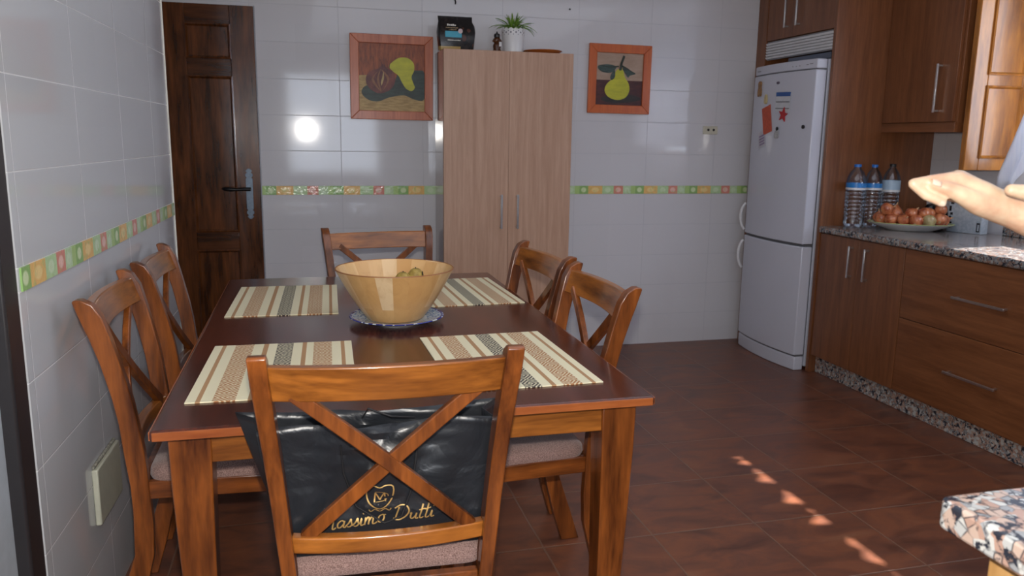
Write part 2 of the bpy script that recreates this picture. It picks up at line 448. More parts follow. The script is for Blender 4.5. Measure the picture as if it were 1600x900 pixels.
# plain cover plate on the left wall
cp = thing('blank_cover_plate', 'square cream cover plate low on the left tiled wall', 'cover plate', (wl(2.33), 2.33, .365), -math.atan(.0262))
MB().box(0, .016, -.115, .115, -.080, .080).build('plate', M['ivory'], cp, .004)
MB().box(0, .008, -.110, .110, .080, .090).build('plaster_edge', plain('crumbled plaster', (.30, .29, .24), .9, 0, .5, 90), cp, .003, label='rough plaster lip above the plate')

# ------------------------------------------------------------------ dining table
tb = thing('dining_table', 'long dark red-brown dining table with honey coloured tapered legs', 'table', (.2195, 2.4825, 0))
hx, hy = .5378, .8765
MB().box(-hx, hx, -hy, hy, .736, .76).build('table_top', M['top'], tb, .008, seg=3, label='dark mahogany stained top')
edge = MB()
t = .0012
edge.box(-hx + .006, hx - .006, -hy - t, -hy + .004, .7385, .7565); edge.box(-hx + .006, hx - .006, hy - .004, hy + t, .7385, .7565)
edge.box(-hx - t, -hx + .004, -hy + .006, hy - .006, .7385, .7565); edge.box(hx - .004, hx + t, -hy + .006, hy - .006, .7385, .7565)
edge.build('edge_band', wood('lit reddish edge', (.20, .045, .012), (.46, .135, .035), 0, .3, .5, 6), tb, .001, label='orange-brown table edge, lit tone in its colour')  # bright orange band: light catching the table edge, put into its colour
def table_leg(sx, sy):
    rings = []
    for z, o_, i_ in ((0, .030, .078), (.12, .022, .077), (.3, .014, .0775), (.5, .006, .080), (.62, .002, .082), (.736, 0, .084)):
        x0, x1 = hx - .026 - o_, hx - .026 - i_; y0, y1 = hy - .045 - o_, hy - .045 - i_
        rings.append([(sx * x0, sy * y0, z), (sx * x1, sy * y0, z), (sx * x1, sy * y1, z), (sx * x0, sy * y1, z)])
    return MB().sweep(rings).build('leg', M['honey'][2], tb, .003)
for sx in (-1, 1):
    for sy in (-1, 1): table_leg(sx, sy)
for s_ in (-1, 1):
    box('apron', M['honey'][0], -hx + .108, hx - .108, s_ * (hy - .065) - .011, s_ * (hy - .065) + .011, .665, .737, tb)
    box('apron', M['honey'][1], s_ * (hx - .05) - .011, s_ * (hx - .05) + .011, -hy + .13, hy - .13, .665, .737, tb)

# ------------------------------------------------------------------ chairs (local: x across, +y to the table, origin under the rear of the top)
REAR = [(0.0, .0), (.032, .10), (.085, .262), (.089, .378), (.087, .452), (.083, .501), (.079, .552), (.075, .622), (.066, .69), (.055, .745), (.046, .788), (.028, .852), (.016, .889), (0.0, .941), (.004, .945)]
FRNT = [(.062, .0), (.092, .10), (.131, .257), (.135, .343), (.132, .403), (.130, .496), (.127, .547), (.119, .618), (.113, .67), (.103, .729), (.093, .773), (.078, .839), (.062, .901), (.044, .932), (.020, .945)]
def tz(z, off=.5):
    """y of the post's centre line at height z"""
    def f(P):
        for (a, za), (b, zb) in zip(P, P[1:]):
            if za <= z <= zb and zb > za: return a + (b - a) * (z - za) / (zb - za)
        return P[-1][0]
    return f(REAR) * (1 - off) + f(FRNT) * off
CW, PT = .245, .033
def curved_rail(name, z0, z1, sag, thick, parent, mat, x=None, off=.5):
    rings = []; X = x or (CW - PT + .002); n = 14
    for i in range(n + 1):
        a = -1 + 2 * i / n; s_ = sag * (1 - a * a); xx = a * X
        y0, y1 = tz(z0, off) - s_, tz(z1, off) - s_
        rings.append([(xx, y0 - thick / 2, z0), (xx, y0 + thick / 2, z0), (xx, y1 + thick / 2, z1), (xx, y1 - thick / 2, z1)])
    return MB().sweep(rings).build(name, mat, parent, .003)
def splay(o):
    for v in o.data.vertices:
        k = max(0, min(1, (v.co.z - .45) / .47)); f = .835 + .10 * max(0, min(1, (v.co.y - .13) / .4)) * (1 - k)
        v.co.x *= f + (1 - f) * k if k > 0 else f
def make_chair(label):
    c = thing('dining_chair', label, 'chair', group='cross-back dining chairs around the table')
    for s_ in (-1, 1):
        b = MB(); poly = REAR + FRNT[::-1]
        a_, b_ = (CW - PT, CW) if s_ > 0 else (-CW, -CW + PT)
        b.prism(poly, 0, a_, b_); b.build('leg', M['honey'][2], c, .005, seg=3)
    for s_ in (-1, 1):
        x0, x1 = (CW - .048, CW - .008) if s_ > 0 else (-CW + .008, -CW + .048)
        MB().hexa([(x0 + .004 + (0 if s_ > 0 else .004), .515, 0), (x1 - .008 + (0 if s_ > 0 else .004), .515, 0), (x1 - .008 + (0 if s_ > 0 else .004), .545, 0), (x0 + .004 + (0 if s_ > 0 else .004), .545, 0)],
                  [(x0, .51, .455), (x1, .51, .455), (x1, .55, .455), (x0, .55, .455)]).build('leg', M['honey'][2], c, .004)
    curved_rail('top_rail', .853, .922, .024, .024, c, M['honey'][0], off=.55)
    curved_rail('lower_rail', .532, .566, .022, .026, c, M['honey'][0], off=.6)
    for s_ in (-1, 1):
        p0 = Vector((-s_ * .176, tz(.868, .55) - .006, .868)); p1 = Vector((s_ * .186, tz(.56, .6) - .004, .56))
        d = (p1 - p0).normalized(); side = Vector((d.z, 0, -d.x)).normalized() * .0135; nor = d.cross(side).normalized() * (.0085)
        sh = Vector((0, -.0035 * s_, 0)); rings = []
        for k in range(9):
            a = k / 8; q = p0.lerp(p1, a) + sh - Vector((0, .012 * (1 - (2 * a - 1) ** 2), 0))
            rings.append([q - side - nor, q + side - nor, q + side + nor, q - side + nor])
        MB().sweep(rings).build('cross_slat', M['honey'][2], c, .002)
    sf = MB()
    sf.box(-CW + PT, CW - PT, .100, .122, .41, .458); sf.box(-CW + .05, CW - .05, .52, .542, .41, .458)
    sf.box(-CW + .010, -CW + .032, .10, .512, .41, .458); sf.box(CW - .032, CW - .010, .10, .512, .41, .458)
    sf.build('seat_frame', M['honey'][1], c, .003)
    cu = MB(); rings = []
    for z, ins in ((.458, .004), (.470, 0), (.486, .003), (.496, .014), (.502, .04), (.504, .09)):
        w, y0, y1 = CW - .006 - ins, .128 + ins, .558 - ins; r = max(.02, .045 - ins / 3); pts = []
        for cx, cy, a0 in ((w - r, y1 - r, 0), (-w + r, y1 - r, 90), (-w + r, y0 + r, 180), (w - r, y0 + r, 270)):
            for k in range(5):
                a = R_(a0 + 22.5 * k); pts.append((cx + r * cos(a), cy + r * sin(a), z))
        rings.append(pts)
    cu.sweep(rings).build('seat', M['seat'], c)
    for ch in c.children: splay(ch)
    return c
chairs = [
    ('dining chair nearest the viewer, holding the black paper bag on its seat', (.133, 1.368), R_(-1.9)),
    ('dining chair at the far end of the table, behind the wooden bowl', (.292, 3.572), R_(180 + 7)),
    ('dining chair on the fridge side of the table, the nearer of the two', (.862, 2.195), R_(90 + 1)),
    ('dining chair on the fridge side of the table, the one closer to the oak cupboard', (.856, 2.765), R_(90 + 5)),
    ('dining chair against the tiled wall, beside the square cover plate', (-.548, 2.275), R_(-90)),
    ('dining chair against the tiled wall, the one closer to the dark door', (-.538, 2.868), R_(-90)),
]
ch0 = None
for lab, (x, y), rz in chairs:
    if ch0 is None: ch0 = c = make_chair(lab)
    else: c = copy_tree(ch0)
    c['label'] = lab; c.location = (x, y, 0); c.rotation_euler = (0, 0, rz)
ch0.scale = (1, 1, 1.016)

# ------------------------------------------------------------------ placemats
def mat_mat():
    s = N('striped woven placemat'); P = s.xyz()
    u = s.math('ADD', s.math('DIVIDE', P[0], .366), .5)
    cr, tan, br, bk = (.80, .73, .50), (.44, .24, .11), (.42, .19, .075), (.06, .05, .045)
    st = [(0, cr), (.055, tan), (.085, cr), (.15, br), (.285, cr), (.355, tan), (.39, cr), (.45, bk), (.57, cr), (.635, tan), (.665, cr), (.715, br), (.85, cr), (.915, tan), (.945, cr)]
    c = s.ramp(u, st, 'CONSTANT')
    # woven diamonds inside the broad bands
    a = s.math('PINGPONG', s.math('MULTIPLY', P[1], 1.0), .034)
    cen = s.math('PINGPONG', s.math('ADD', P[0], 1.0), .0245)
    dd = s.math('ADD', s.math('MULTIPLY', a, 1.0), s.math('MULTIPLY', cen, 1.35))
    w = s.math('SINE', s.math('MULTIPLY', dd, 2 * pi / .0140))
    band = s.ramp(u, [(0, (0, 0, 0)), (.15, (1, 1, 1)), (.285, (0, 0, 0)), (.45, (1, 1, 1)), (.57, (0, 0, 0)), (.715, (1, 1, 1)), (.85, (0, 0, 0))], 'CONSTANT')
    m = s.math('MULTIPLY', s.math('MULTIPLY', s.math('ADD', w, -.1), 4, clamp=True), band)
    c = s.mix(s.math('MULTIPLY', m, .8), c, cr)
    rib = s.math('SINE', s.math('MULTIPLY', P[1], 2 * pi / .004))
    c = s.mix(s.math('MULTIPLY', s.math('ADD', rib, 1), .05), c, (.42, .36, .26))
    s.col(c); s.set(Roughness=.85); s.bump(rib, .3, .0006)
    return s.m
PM = mat_mat()
def placemat(lab, x, y, w, l, rz):
    b = MB()
    b.box(-.183, .183, -.265, .265, 0, .0028)
    o = b.build('placemat', PM, None, .0008)
    o.location = (x, y, .7603); o.rotation_euler = (0, 0, rz); o.scale = (w / .366, l / .53, 1)
    tag(o, lab, 'placemat', 'striped placemats on the table')
placemat('striped cream and brown placemat near corner of the table by the cover plate', -.083, 2.005, .368, .49, R_(-1.5))
placemat('striped placemat partly behind the tall post of the nearest chair, fridge side', .489, 1.985, .36, .525, R_(1.5))
placemat('striped placemat on the far wall side of the table, left of the wooden bowl', -.086, 2.888, .357, .53, R_(-1.5))
placemat('striped placemat half hidden behind the wooden bowl, fridge side', .557, 2.938, .345, .53, R_(2))

# ------------------------------------------------------------------ plate and bowl
def plate_mat():
    s = N('blue painted plate'); v = s.xyz()
    r = s.math('SQRT', s.math('ADD', s.math('MULTIPLY', v[0], v[0]), s.math('MULTIPLY', v[1], v[1])))
    vo = s.n('ShaderNodeTexVoronoi', feature='DISTANCE_TO_EDGE'); s.l(s.mapped(), vo.inputs['Vector']); vo.inputs['Scale'].default_value = 65
    ln = s.math('SUBTRACT', 1.0, s.math('MULTIPLY', vo.outputs['Distance'], 6), clamp=True)
    rim = s.math('MULTIPLY', s.math('GREATER_THAN', r, .139), 1.0)
    mid = s.math('MULTIPLY', s.math('GREATER_THAN', r, .095), s.math('LESS_THAN', r, .137))
    c = s.mix(s.math('MULTIPLY', ln, mid), (.62, .68, .70), (.03, .07, .28))
    c = s.mix(s.math('MULTIPLY', mid, .25), c, (.25, .45, .48))
    n = s.noise(s.mapped(), 42, 2)
    c = s.mix(s.math('MULTIPLY', rim, s.math('LESS_THAN', n, .58)), c, (.02, .035, .26))
    s.col(c); s.set(Roughness=.12); return s.m
dp = MB().lathe([(.001, .004), (.075, .004), (.078, 0), (.085, 0), (.092, .006), (.125, .0155), (.146, .0185), (.149, .0205), (.147, .0225), (.124, .0195), (.09, .011), (.07, .009), (.001, .009)], n=56).build('dinner_plate', plate_mat())
dp.location = (.262, 2.478, .7602)
tag(dp, 'white plate with blue painted rim under the wooden bowl', 'plate')
def bowl_mat():
    s = N('pieced blond wood'); P = s.xyz()
    an = s.math('ARCTAN2', P[1], P[0])
    u = s.math('MULTIPLY', an, 22 / (2 * pi)); zi = s.math('FLOOR', s.math('MULTIPLY', s.math('ADD', P[2], s.math('MULTIPLY', s.math('MODULO', s.math('FLOOR', u), 2), .05)), 1 / .16))
    cc = s.n('ShaderNodeCombineXYZ'); s.l(s.math('FLOOR', u), cc.inputs[0]); s.l(zi, cc.inputs[1])
    wn = s.n('ShaderNodeTexWhiteNoise'); s.l(cc.outputs[0], wn.inputs['Vector'])
    off = s.n('ShaderNodeVectorMath', operation='MULTIPLY_ADD'); s.l(wn.outputs['Color'], off.inputs[0])
    off.inputs[1].default_value = (5, 5, 5); s.l(s.mapped((1, 1, .35)), off.inputs[2])
    n = s.noise(off.outputs[0], 22, 4, .6, 1.2)
    c = s.ramp(wn.outputs['Value'], [(0, (.60, .33, .12)), (.3, (.66, .39, .155)), (.6, (.72, .46, .21)), (1, (.82, .62, .38))])
    c = s.mix(s.math('MULTIPLY', s.math('SUBTRACT', n, .45, clamp=True), 1.6, clamp=True), c, (.50, .26, .09))
    s.col(c); s.set(Roughness=.33, Coat_Weight=.35, Coat_Roughness=.2); return s.m
bw = thing('fruit_bowl', 'large blond pieced-wood bowl on the blue and white plate', 'bowl', (.258, 2.482, .770))
MB().lathe([(.001, 0), (.080, 0), (.090, .006), (.112, .035), (.140, .080), (.163, .120), (.183, .158), (.185, .161), (.181, .162), (.160, .122), (.136, .082), (.108, .040), (.085, .014), (.001, .010)], n=72).build('bowl_body', bowl_mat(), bw)
MB().lathe([(.1815, .1605), (.1855, .1605), (.1845, .1635), (.1818, .1635), (.1815, .1605)], n=72).build('rim', plain('brown rim line', (.30, .12, .04), .5), bw, label='thin brown rim')
def kiwi_mat(name, c, d):
    s = N(name); n = s.noise(s.mapped(), 45, 3); s.col(s.ramp(n, [(.4, c), (.62, d)])); s.set(Roughness=.5); return s.m
pear_m = kiwi_mat('olive pear skin', (.30, .20, .04), (.52, .38, .10))
for lab, x, y, z, r, rot in (('olive fruit lying lower in the wooden bowl', .287, 2.515, .885, .026, .3), ('olive fruit with a dark blemish, the higher one in the bowl', .330, 2.530, .894, .026, 1.2)):
    f = thing('pear', lab, 'fruit', (x, y, z), rot, 'fruit in the wooden bowl')
    MB().lathe([(.001, -r * .95), (r * .5, -r * .88), (r * .9, -r * .5), (r * 1.02, 0), (r * .92, r * .45), (r * .62, r * .85), (r * .3, r * 1.02), (.001, r * 1.0)], n=24).build('flesh', pear_m, f)
    MB().tube([(0, 0, r * .98), (.002, .001, r * 1.12)], .002, 6).build('stem', M['black'], f)
    if 'blemish' in lab:
        MB().ball((-.004, -r * .90, .006), .010, .5, .25, 1.3, n=12).build('dark_spot', M['black'], f)
# fruit underneath, carrying the two that show
for x, y, z in ((.235, 2.47, .808), (.300, 2.462, .812), (.262, 2.535, .812), (.325, 2.515, .842), (.285, 2.50, .838)):
    f = MB().lathe([(.001, -.027), (.015, -.024), (.027, -.013), (.030, 0), (.026, .013), (.015, .024), (.001, .027)], n=20).build('pear', pear_m)
    f.location = (x, y, z); tag(f, 'olive fruit deep inside the wooden bowl, under the others', 'fruit', 'fruit at the bottom of the bowl')

# ------------------------------------------------------------------ black paper shopping bag on the near chair
bgt = thing('shopping_bag', 'large black paper bag with gold crest standing on the nearest chair', 'bag', (.110, 1.548, .512), R_(-1.9))
bb = MB(); random.seed(11)
def bagpt(u, v, front):
    """u across 0..1, v up 0..1"""
    x = -.177 - .043 * v + u * (.418 + .047 * v) + (0 if front else (-.045 * (1 - u) + .02 * u) * v)
    y = (-.040 - .002 * v) if front else (.036 + .004 * v)
    cr = .006 * sin(9 * u + 5 * v) * sin(pi * u) + .004 * sin(23 * u - 8 * v + 1) * sin(pi * u) + .003 * sin(41 * v + 13 * u) * sin(pi * u)
    if front: y -= cr * (.4 + v)
    else: y += cr
    z = v * (.268 + (.0 if front else .012)) + (.006 * sin(3 * pi * u) * v if front else -.012 * sin(pi * u) * v)
    return (x, y, z)
nu, nv = 36, 18
fv = [[bb.bm.verts.new(bagpt(i / nu, j / nv, True)) for i in range(nu + 1)] for j in range(nv + 1)]
bv = [[bb.bm.verts.new(bagpt(i / nu, j / nv, False)) for i in range(nu + 1)] for j in range(nv + 1)]
for j in range(nv):
    for i in range(nu):
        bb.bm.faces.new((fv[j][i], fv[j][i + 1], fv[j + 1][i + 1], fv[j + 1][i])); bb.bm.faces.new((bv[j][i + 1], bv[j][i], bv[j + 1][i], bv[j + 1][i + 1]))
for s_, i in ((1, 0), (-1, nu)):      # gusset sides, folded inward in the middle
    mids = []
    for j in range(nv + 1):
        a, b = fv[j][i].co, bv[j][i].co; m_ = (a + b) / 2; m_.x += s_ * (.004 + .026 * (j / nv)); mids.append(bb.bm.verts.new(m_))
    for j in range(nv):
        bb.bm.faces.new((fv[j][i], mids[j], mids[j + 1], fv[j + 1][i])); bb.bm.faces.new((mids[j], bv[j][i], bv[j + 1][i], mids[j + 1]))
    if i == 0: ml = mids[0]
    else: mr = mids[0]
bb.bm.faces.new([fv[0][i] for i in range(nu + 1)] + [mr] + [bv[0][i] for i in range(nu, -1, -1)] + [ml])
o = bb.build('paper_body', M['paper_bag'], bgt); sd = o.modifiers.new('paper', 'SOLIDIFY'); sd.thickness = .0012; sd.offset = 0
def front_pt(x, z, lift=.0024):
    v = max(0, min(1, z / .268)); u = (x + .177 + .043 * v) / (.418 + .047 * v)
    p = bagpt(u, v, True); return Vector((x, p[1] - lift, z))
def ribbon(b, pts, w, m=0, sub=4):
    """a flat gold stroke following the bag front"""
    P = []
    for k in range(len(pts) - 1):
        p0 = pts[max(k - 1, 0)]; p1 = pts[k]; p2 = pts[k + 1]; p3 = pts[min(k + 2, len(pts) - 1)]
        for q in range(sub):
            t_ = q / sub
            P.append(tuple(.5 * (2 * p1[i] + (p2[i] - p0[i]) * t_ + (2 * p0[i] - 5 * p1[i] + 4 * p2[i] - p3[i]) * t_ ** 2 + (3 * p1[i] - p0[i] - 3 * p2[i] + p3[i]) * t_ ** 3) for i in (0, 1)))
    P.append(pts[-1])
    L, Rr = [], []
    for k, p in enumerate(P):
        a = P[max(k - 1, 0)]; c = P[min(k + 1, len(P) - 1)]; dx, dz = c[0] - a[0], c[1] - a[1]; n = math.hypot(dx, dz) or 1
        ww = w * (.75 + .45 * abs(dz) / n) / 2
        L.append(b.bm.verts.new(front_pt(p[0] - dz / n * ww, p[1] + dx / n * ww))); Rr.append(b.bm.verts.new(front_pt(p[0] + dz / n * ww, p[1] - dx / n * ww)))
    for k in range(len(P) - 1): b.bm.faces.new((L[k], L[k + 1], Rr[k + 1], Rr[k]))
# script letters: strokes on a unit grid (x advance, x-height 1)
GL = {
 'M': (2.3, [[(0, .1), (.15, 0), (.35, .6), (.75, 2.0), (.9, 2.1), (.95, .3)], [(.95, .3), (1.25, 1.2), (1.75, 2.15), (1.8, 2.0), (1.75, .2), (1.95, 0), (2.2, .2)]]),
 'a': (1.15, [[(.85, .85), (.5, 1.0), (.1, .6), (.15, .1), (.45, 0), (.8, .45), (.9, .95), (.85, .2), (1.0, 0), (1.2, .15)]]),
 's': (.85, [[(0, .1), (.35, .6), (.55, 1.05), (.62, .7), (.75, .3), (.5, 0), (.2, .05)]]),
 'i': (.6, [[(.05, .2), (.22, .95), (.2, .2), (.35, 0), (.6, .15)], [(.33, 1.45), (.37, 1.55)]]),
 'm': (1.75, [[(.1, 0), (.15, .95)], [(.13, .4), (.4, .95), (.6, .8), (.6, 0)], [(.6, .4), (.9, .95), (1.12, .8), (1.12, .2), (1.3, 0), (1.7, .2)]]),
 'o': (1.0, [[(.55, .98), (.15, .75), (.12, .2), (.45, 0), (.8, .35), (.75, .85), (.5, .98), (.75, .9), (1.0, .95)]]),
 'D': (2.1, [[(.55, 1.9), (.45, 1.0), (.35, .1)], [(0, 1.75), (.7, 2.15), (1.5, 2.0), (1.9, 1.3), (1.6, .45), (.9, 0), (.3, .05), (.1, .25)]]),
 'u': (1.15, [[(.05, .75), (.2, .95), (.15, .3), (.4, 0), (.75, .4), (.85, .95), (.82, .2), (1.0, 0), (1.15, .15)]]),
 't': (.75, [[(.4, 2.0), (.25, .9), (.2, .2), (.4, 0), (.7, .2)], [(-.05, 1.25), (.75, 1.4)]]),
 ' ': (1.0, [])}
let = MB(); x0, z0, sc_ = -.110, .051, .0168
for chh in 'Massimo Dutti':
    adv, strokes = GL[chh]
    for st in strokes:
        ribbon(let, [(x0 + px * sc_ * .92 + pz * sc_ * .16, z0 + pz * sc_ * .92 + (x0 + .11) * .06) for px, pz in st], .0026)
    x0 += adv * sc_ * .92
let.build('gold_lettering', M['gold'], bgt, label='gold handwritten lettering')
cr = MB(); cx, cz = .012, .113
sh = [(-.022, .024), (-.010, .028), (0, .024), (.010, .028), (.022, .024), (.021, 0), (.014, -.015), (0, -.025), (-.014, -.015), (-.021, 0), (-.022, .024)]
ribbon(cr, [(cx + a * 1.2, cz + b) for a, b in sh], .0024, sub=3)
for a, b in (((-.011, -.009), (-.009, .012)), ((-.009, .012), (0, -.005)), ((0, -.005), (.009, .012)), ((.009, .012), (.011, -.009))):
    ribbon(cr, [(cx + a[0], cz + a[1]), (cx + b[0], cz + b[1])], .0022, sub=10)
ribbon(cr, [(cx - .010, cz + .014), (cx + .003, cz + .013), (cx + .0145, cz + .008), (cx + .016, cz + .001), (cx + .010, cz - .007), (cx - .008, cz - .009)], .0014)
ribbon(cr, [(cx - .022, cz - .025), (cx - .018, cz - .030), (cx - .010, cz - .025), (cx, cz - .031), (cx + .010, cz - .025), (cx + .018, cz - .030), (cx + .022, cz - .025)], .002)
cr.build('gold_crest', M['gold'], bgt, label='gold shield crest with a monogram')
hd = MB()
pf = [front_pt(-.062, .232, .002), front_pt(-.058, .17, .006), front_pt(-.035, .10, .008), front_pt(.02, .058, .008), front_pt(.055, .07, .008), front_pt(.075, .13, .008), front_pt(.085, .19, .006), front_pt(.088, .238, .002)]
hd.tube(pf, .0022, 7); hd.build('cord_handle', M['cord'], bgt)
hd = MB(); hd.tube([(-.02, .045, .245), (-.005, .03, .275), (.04, .01, .262), (.09, .03, .25)], .0022, 7); hd.build('cord_handle', M['cord'], bgt)

# ------------------------------------------------------------------ tall oak cupboard and the things on it
cb = thing('tall_cupboard', 'tall pale oak two-door cupboard against the back tiled wall', 'cupboard', (.75, 4.5, 0))
W_, CH, DP = .7575, 1.822, D - 4.5 - .002
body = MB()
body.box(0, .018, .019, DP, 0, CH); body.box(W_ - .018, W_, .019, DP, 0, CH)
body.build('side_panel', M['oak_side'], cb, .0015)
box('carcass', M['oak'], .018, W_ - .018, .03, DP, .05, CH, cb)
box('plinth', M['oak'], .018, W_ - .018, .022, .04, 0, .06, cb)
for xa, xb, hxp in ((.001, W_ / 2 - .0005, .334), (W_ / 2 + .0005, W_ - .001, .431)):
    dr = box('door', M['oak'], xa, xb, 0, .018, .062, CH, cb, .0015)
    h_ = MB()
    h_.box(hxp - .006, hxp + .006, -.032, -.024, .822, 1.02); h_.box(hxp - .005, hxp + .005, -.026, 0, .828, .838); h_.box(hxp - .005, hxp + .005, -.026, 0, 1.004, 1.014)
    h_.build('handle', M['steel'], dr, .0015)
zt = CH
# snack bag
def snack_mat():
    s = N('printed black bag'); P = s.xyz()
    n = s.noise(s.mapped(), 26, 3)
    c = s.ramp(n, [(.5, (.010, .009, .010)), (.75, (.035, .025, .022))])
    # cookie picture lower on the right
    vo = s.n('ShaderNodeTexVoronoi'); s.l(s.mapped(), vo.inputs['Vector']); vo.inputs['Scale'].default_value = 28
    pic = s.math('MULTIPLY', s.math('GREATER_THAN', P[0], .030), s.math('LESS_THAN', P[2], .125))
    c = s.mix(s.math('MULTIPLY', pic, s.math('LESS_THAN', vo.outputs['Distance'], .42)), c, (.085, .035, .025))
    low = s.math('MULTIPLY', s.math('LESS_THAN', P[2], .020), s.math('LESS_THAN', P[0], .02))
    c = s.mix(low, c, (.42, .28, .09))
    s.col(c); s.set(Roughness=.25); return s.m
sb = thing('snack_bag', 'black glossy food bag with a turquoise label on top of the oak cupboard', 'bag', (.838, 4.60, zt))
b = MB(); rings = []
for z, w, d, sx in ((0, .098, .030, 0), (.03, .100, .036, 0), (.10, .108, .034, 0), (.135, .104, .022, 0), (.158, .096, .008, -.004), (.182, .098, .003, -.006), (.186, .098, .003, -.006)):
    rings.append([(sx - w, -d * .6, z), (sx - w * .93, -d, z), (sx - w * .4, -d * 1.12, z + .0), (sx, -d * 1.15, z), (sx + w * .5, -d * 1.1, z), (sx + w * .93, -d, z), (sx + w, -d * .6, z), (sx + w, d * .6, z), (sx + w * .93, d, z), (sx, d * 1.1, z), (sx - w * .93, d, z), (sx - w, d * .6, z)])
b.sweep(rings); b.build('bag_body', snack_mat(), sb, .002)
box('label_panel', plain('turquoise label', (.05, .36, .50), .35), -.068, .026, -.0445, -.0395, .066, .100, sb, .001, label='turquoise label').rotation_euler = (R_(-3), 0, 0)
def txt(s_, size, loc, m, parent, rot=(R_(90), 0, 0), name='lettering', ext=.0004, align='LEFT'):
    cu_ = bpy.data.curves.new(name, 'FONT'); cu_.body = s_; cu_.size = size; cu_.extrude = ext; cu_.align_x = align
    tmp = bpy.data.objects.new(name, cu_); col.objects.link(tmp)
    dg = bpy.context.evaluated_depsgraph_get(); me = bpy.data.meshes.new_from_object(tmp.evaluated_get(dg))
    bpy.data.objects.remove(tmp); me.materials.clear(); me.materials.append(m)
    o = bpy.data.objects.new(name, me); col.objects.link(o); o.parent = parent; o.location = loc; o.rotation_euler = rot
    return o
wtx = plain('white print', (.70, .68, .62), .5)
tan_ = plain('tan print', (.42, .30, .16), .5)
def word_marks(x, z, y, w, h, m):     # the print is too small to read: rows of uneven short strokes
    b_ = MB(); random.seed(int(x * -1e4) + int(z * 1e4)); q = 0
    while q < w:
        a = random.uniform(.3, .8) * h; t_ = random.uniform(.55, 1) * h
        b_.box(x + q, x + q + a, y - .0004, y, z, z + t_); q += a + h * random.uniform(.12, .35)
    return b_.build('print_mark', m, sb, 0, smooth=False)
word_marks(-.056, .1300, -.0340, .052, .012, wtx); word_marks(-.064, .1175, -.0375, .070, .006, tan_); word_marks(-.046, .1070, -.0400, .040, .006, tan_)
word_marks(-.054, .0500, -.0425, .074, .007, wtx)
bdg = MB().lathe([(.001, 0), (.013, 0), (.013, .002), (.001, .002)], n=20).build('badge', plain('pink white badge', (.62, .48, .50), .4), sb); bdg.location = (.018, -.0415, .103)
bdg.rotation_euler = (R_(90), 0, 0)
# brown bear-shaped bottle
hb = thing('honey_bottle', 'small brown figure-shaped bottle with a black cap beside the white plant pot', 'bottle', (1.070, 4.575, zt))
b = MB(); b.lathe([(.001, 0), (.022, 0), (.024, .006), (.020, .016), (.023, .030), (.021, .042), (.016, .050), (.022, .060), (.023, .068), (.018, .076), (.012, .080), (.001, .080)], n=20, sy=.8)
b.ball((-.021, -.004, .060), .007, n=10); b.ball((.021, -.004, .060), .007, n=10); b.ball((-.014, -.012, .006), .009, n=10); b.ball((.014, -.012, .006), .009, n=10)
b.build('bottle_body', plain('amber brown', (.075, .024, .007), .2), hb)
MB().lathe([(.001, .080), (.017, .080), (.018, .094), (.014, .100), (.005, .102), (.004, .112), (.001, .112)], n=18).build('cap', M['black'], hb)
box('label', M['white_plastic'], .008, .021, -.021, -.018, .030, .055, hb, .0005)
# white lace pot with plant
pp = thing('potted_plant', 'green spiky plant in a white lace-edged pot on the oak cupboard', 'plant', (1.176, 4.62, zt))
pot = MB(); n = 96; rings = []
for z, r in ((0, .052), (.004, .057), (.09, .064)):
    rings.append([(r * cos(2 * pi * i / n), r * sin(2 * pi * i / n), z) for i in range(n)])
top = []
rings.append([(.0655 * cos(2 * pi * i / n), .0655 * sin(2 * pi * i / n), .092) for i in range(n)])
rings.append([(.067 * cos(2 * pi * i / n), .067 * sin(2 * pi * i / n), .128 + .010 * abs(sin(7 * 2 * pi * i / n))) for i in range(n)])
rings.append([(.065 * cos(2 * pi * i / n), .065 * sin(2 * pi * i / n), .128 + .010 * abs(sin(7 * 2 * pi * i / n))) for i in range(n)])
rings.append([(.062 * cos(2 * pi * i / n), .062 * sin(2 * pi * i / n), .09) for i in range(n)])
rings.append([(.050 * cos(2 * pi * i / n), .050 * sin(2 * pi * i / n), .02) for i in range(n)])
def pot_mat():
    s = N('white lace pot'); P = s.xyz()
    an = s.math('MULTIPLY', s.math('ARCTAN2', P[1], P[0]), 14 / (2 * pi))
    q = s.math('SUBTRACT', s.math('FRACT', s.math('ADD', an, 20)), .5)
    hole = None; c = (.78, .78, .80); out = c
    for zc2, sh_, rr in ((.112, 0, .17), (.121, .5, .12), (.101, .5, .10)):
        qq = s.math('SUBTRACT', s.math('FRACT', s.math('ADD', an, 20 + sh_)), .5)
        zz = s.math('DIVIDE', s.math('SUBTRACT', P[2], zc2), .030)
        d = s.math('SQRT', s.math('ADD', s.math('MULTIPLY', qq, qq), s.math('MULTIPLY', zz, zz)))
        h = s.math('MULTIPLY', s.math('SUBTRACT', rr, d, clamp=True), 30, clamp=True)
        out = s.mix(h, out, (.12, .12, .16))
    s.col(out); s.set(Roughness=.35); return s.m
pot.sweep(rings); pot.build('pot', pot_mat(), pp)
MB().lathe([(.001, .115), (.0615, .115), (.0615, .122), (.001, .124)], n=30).build('soil', M['black'], pp)
lf = MB(); random.seed(5)
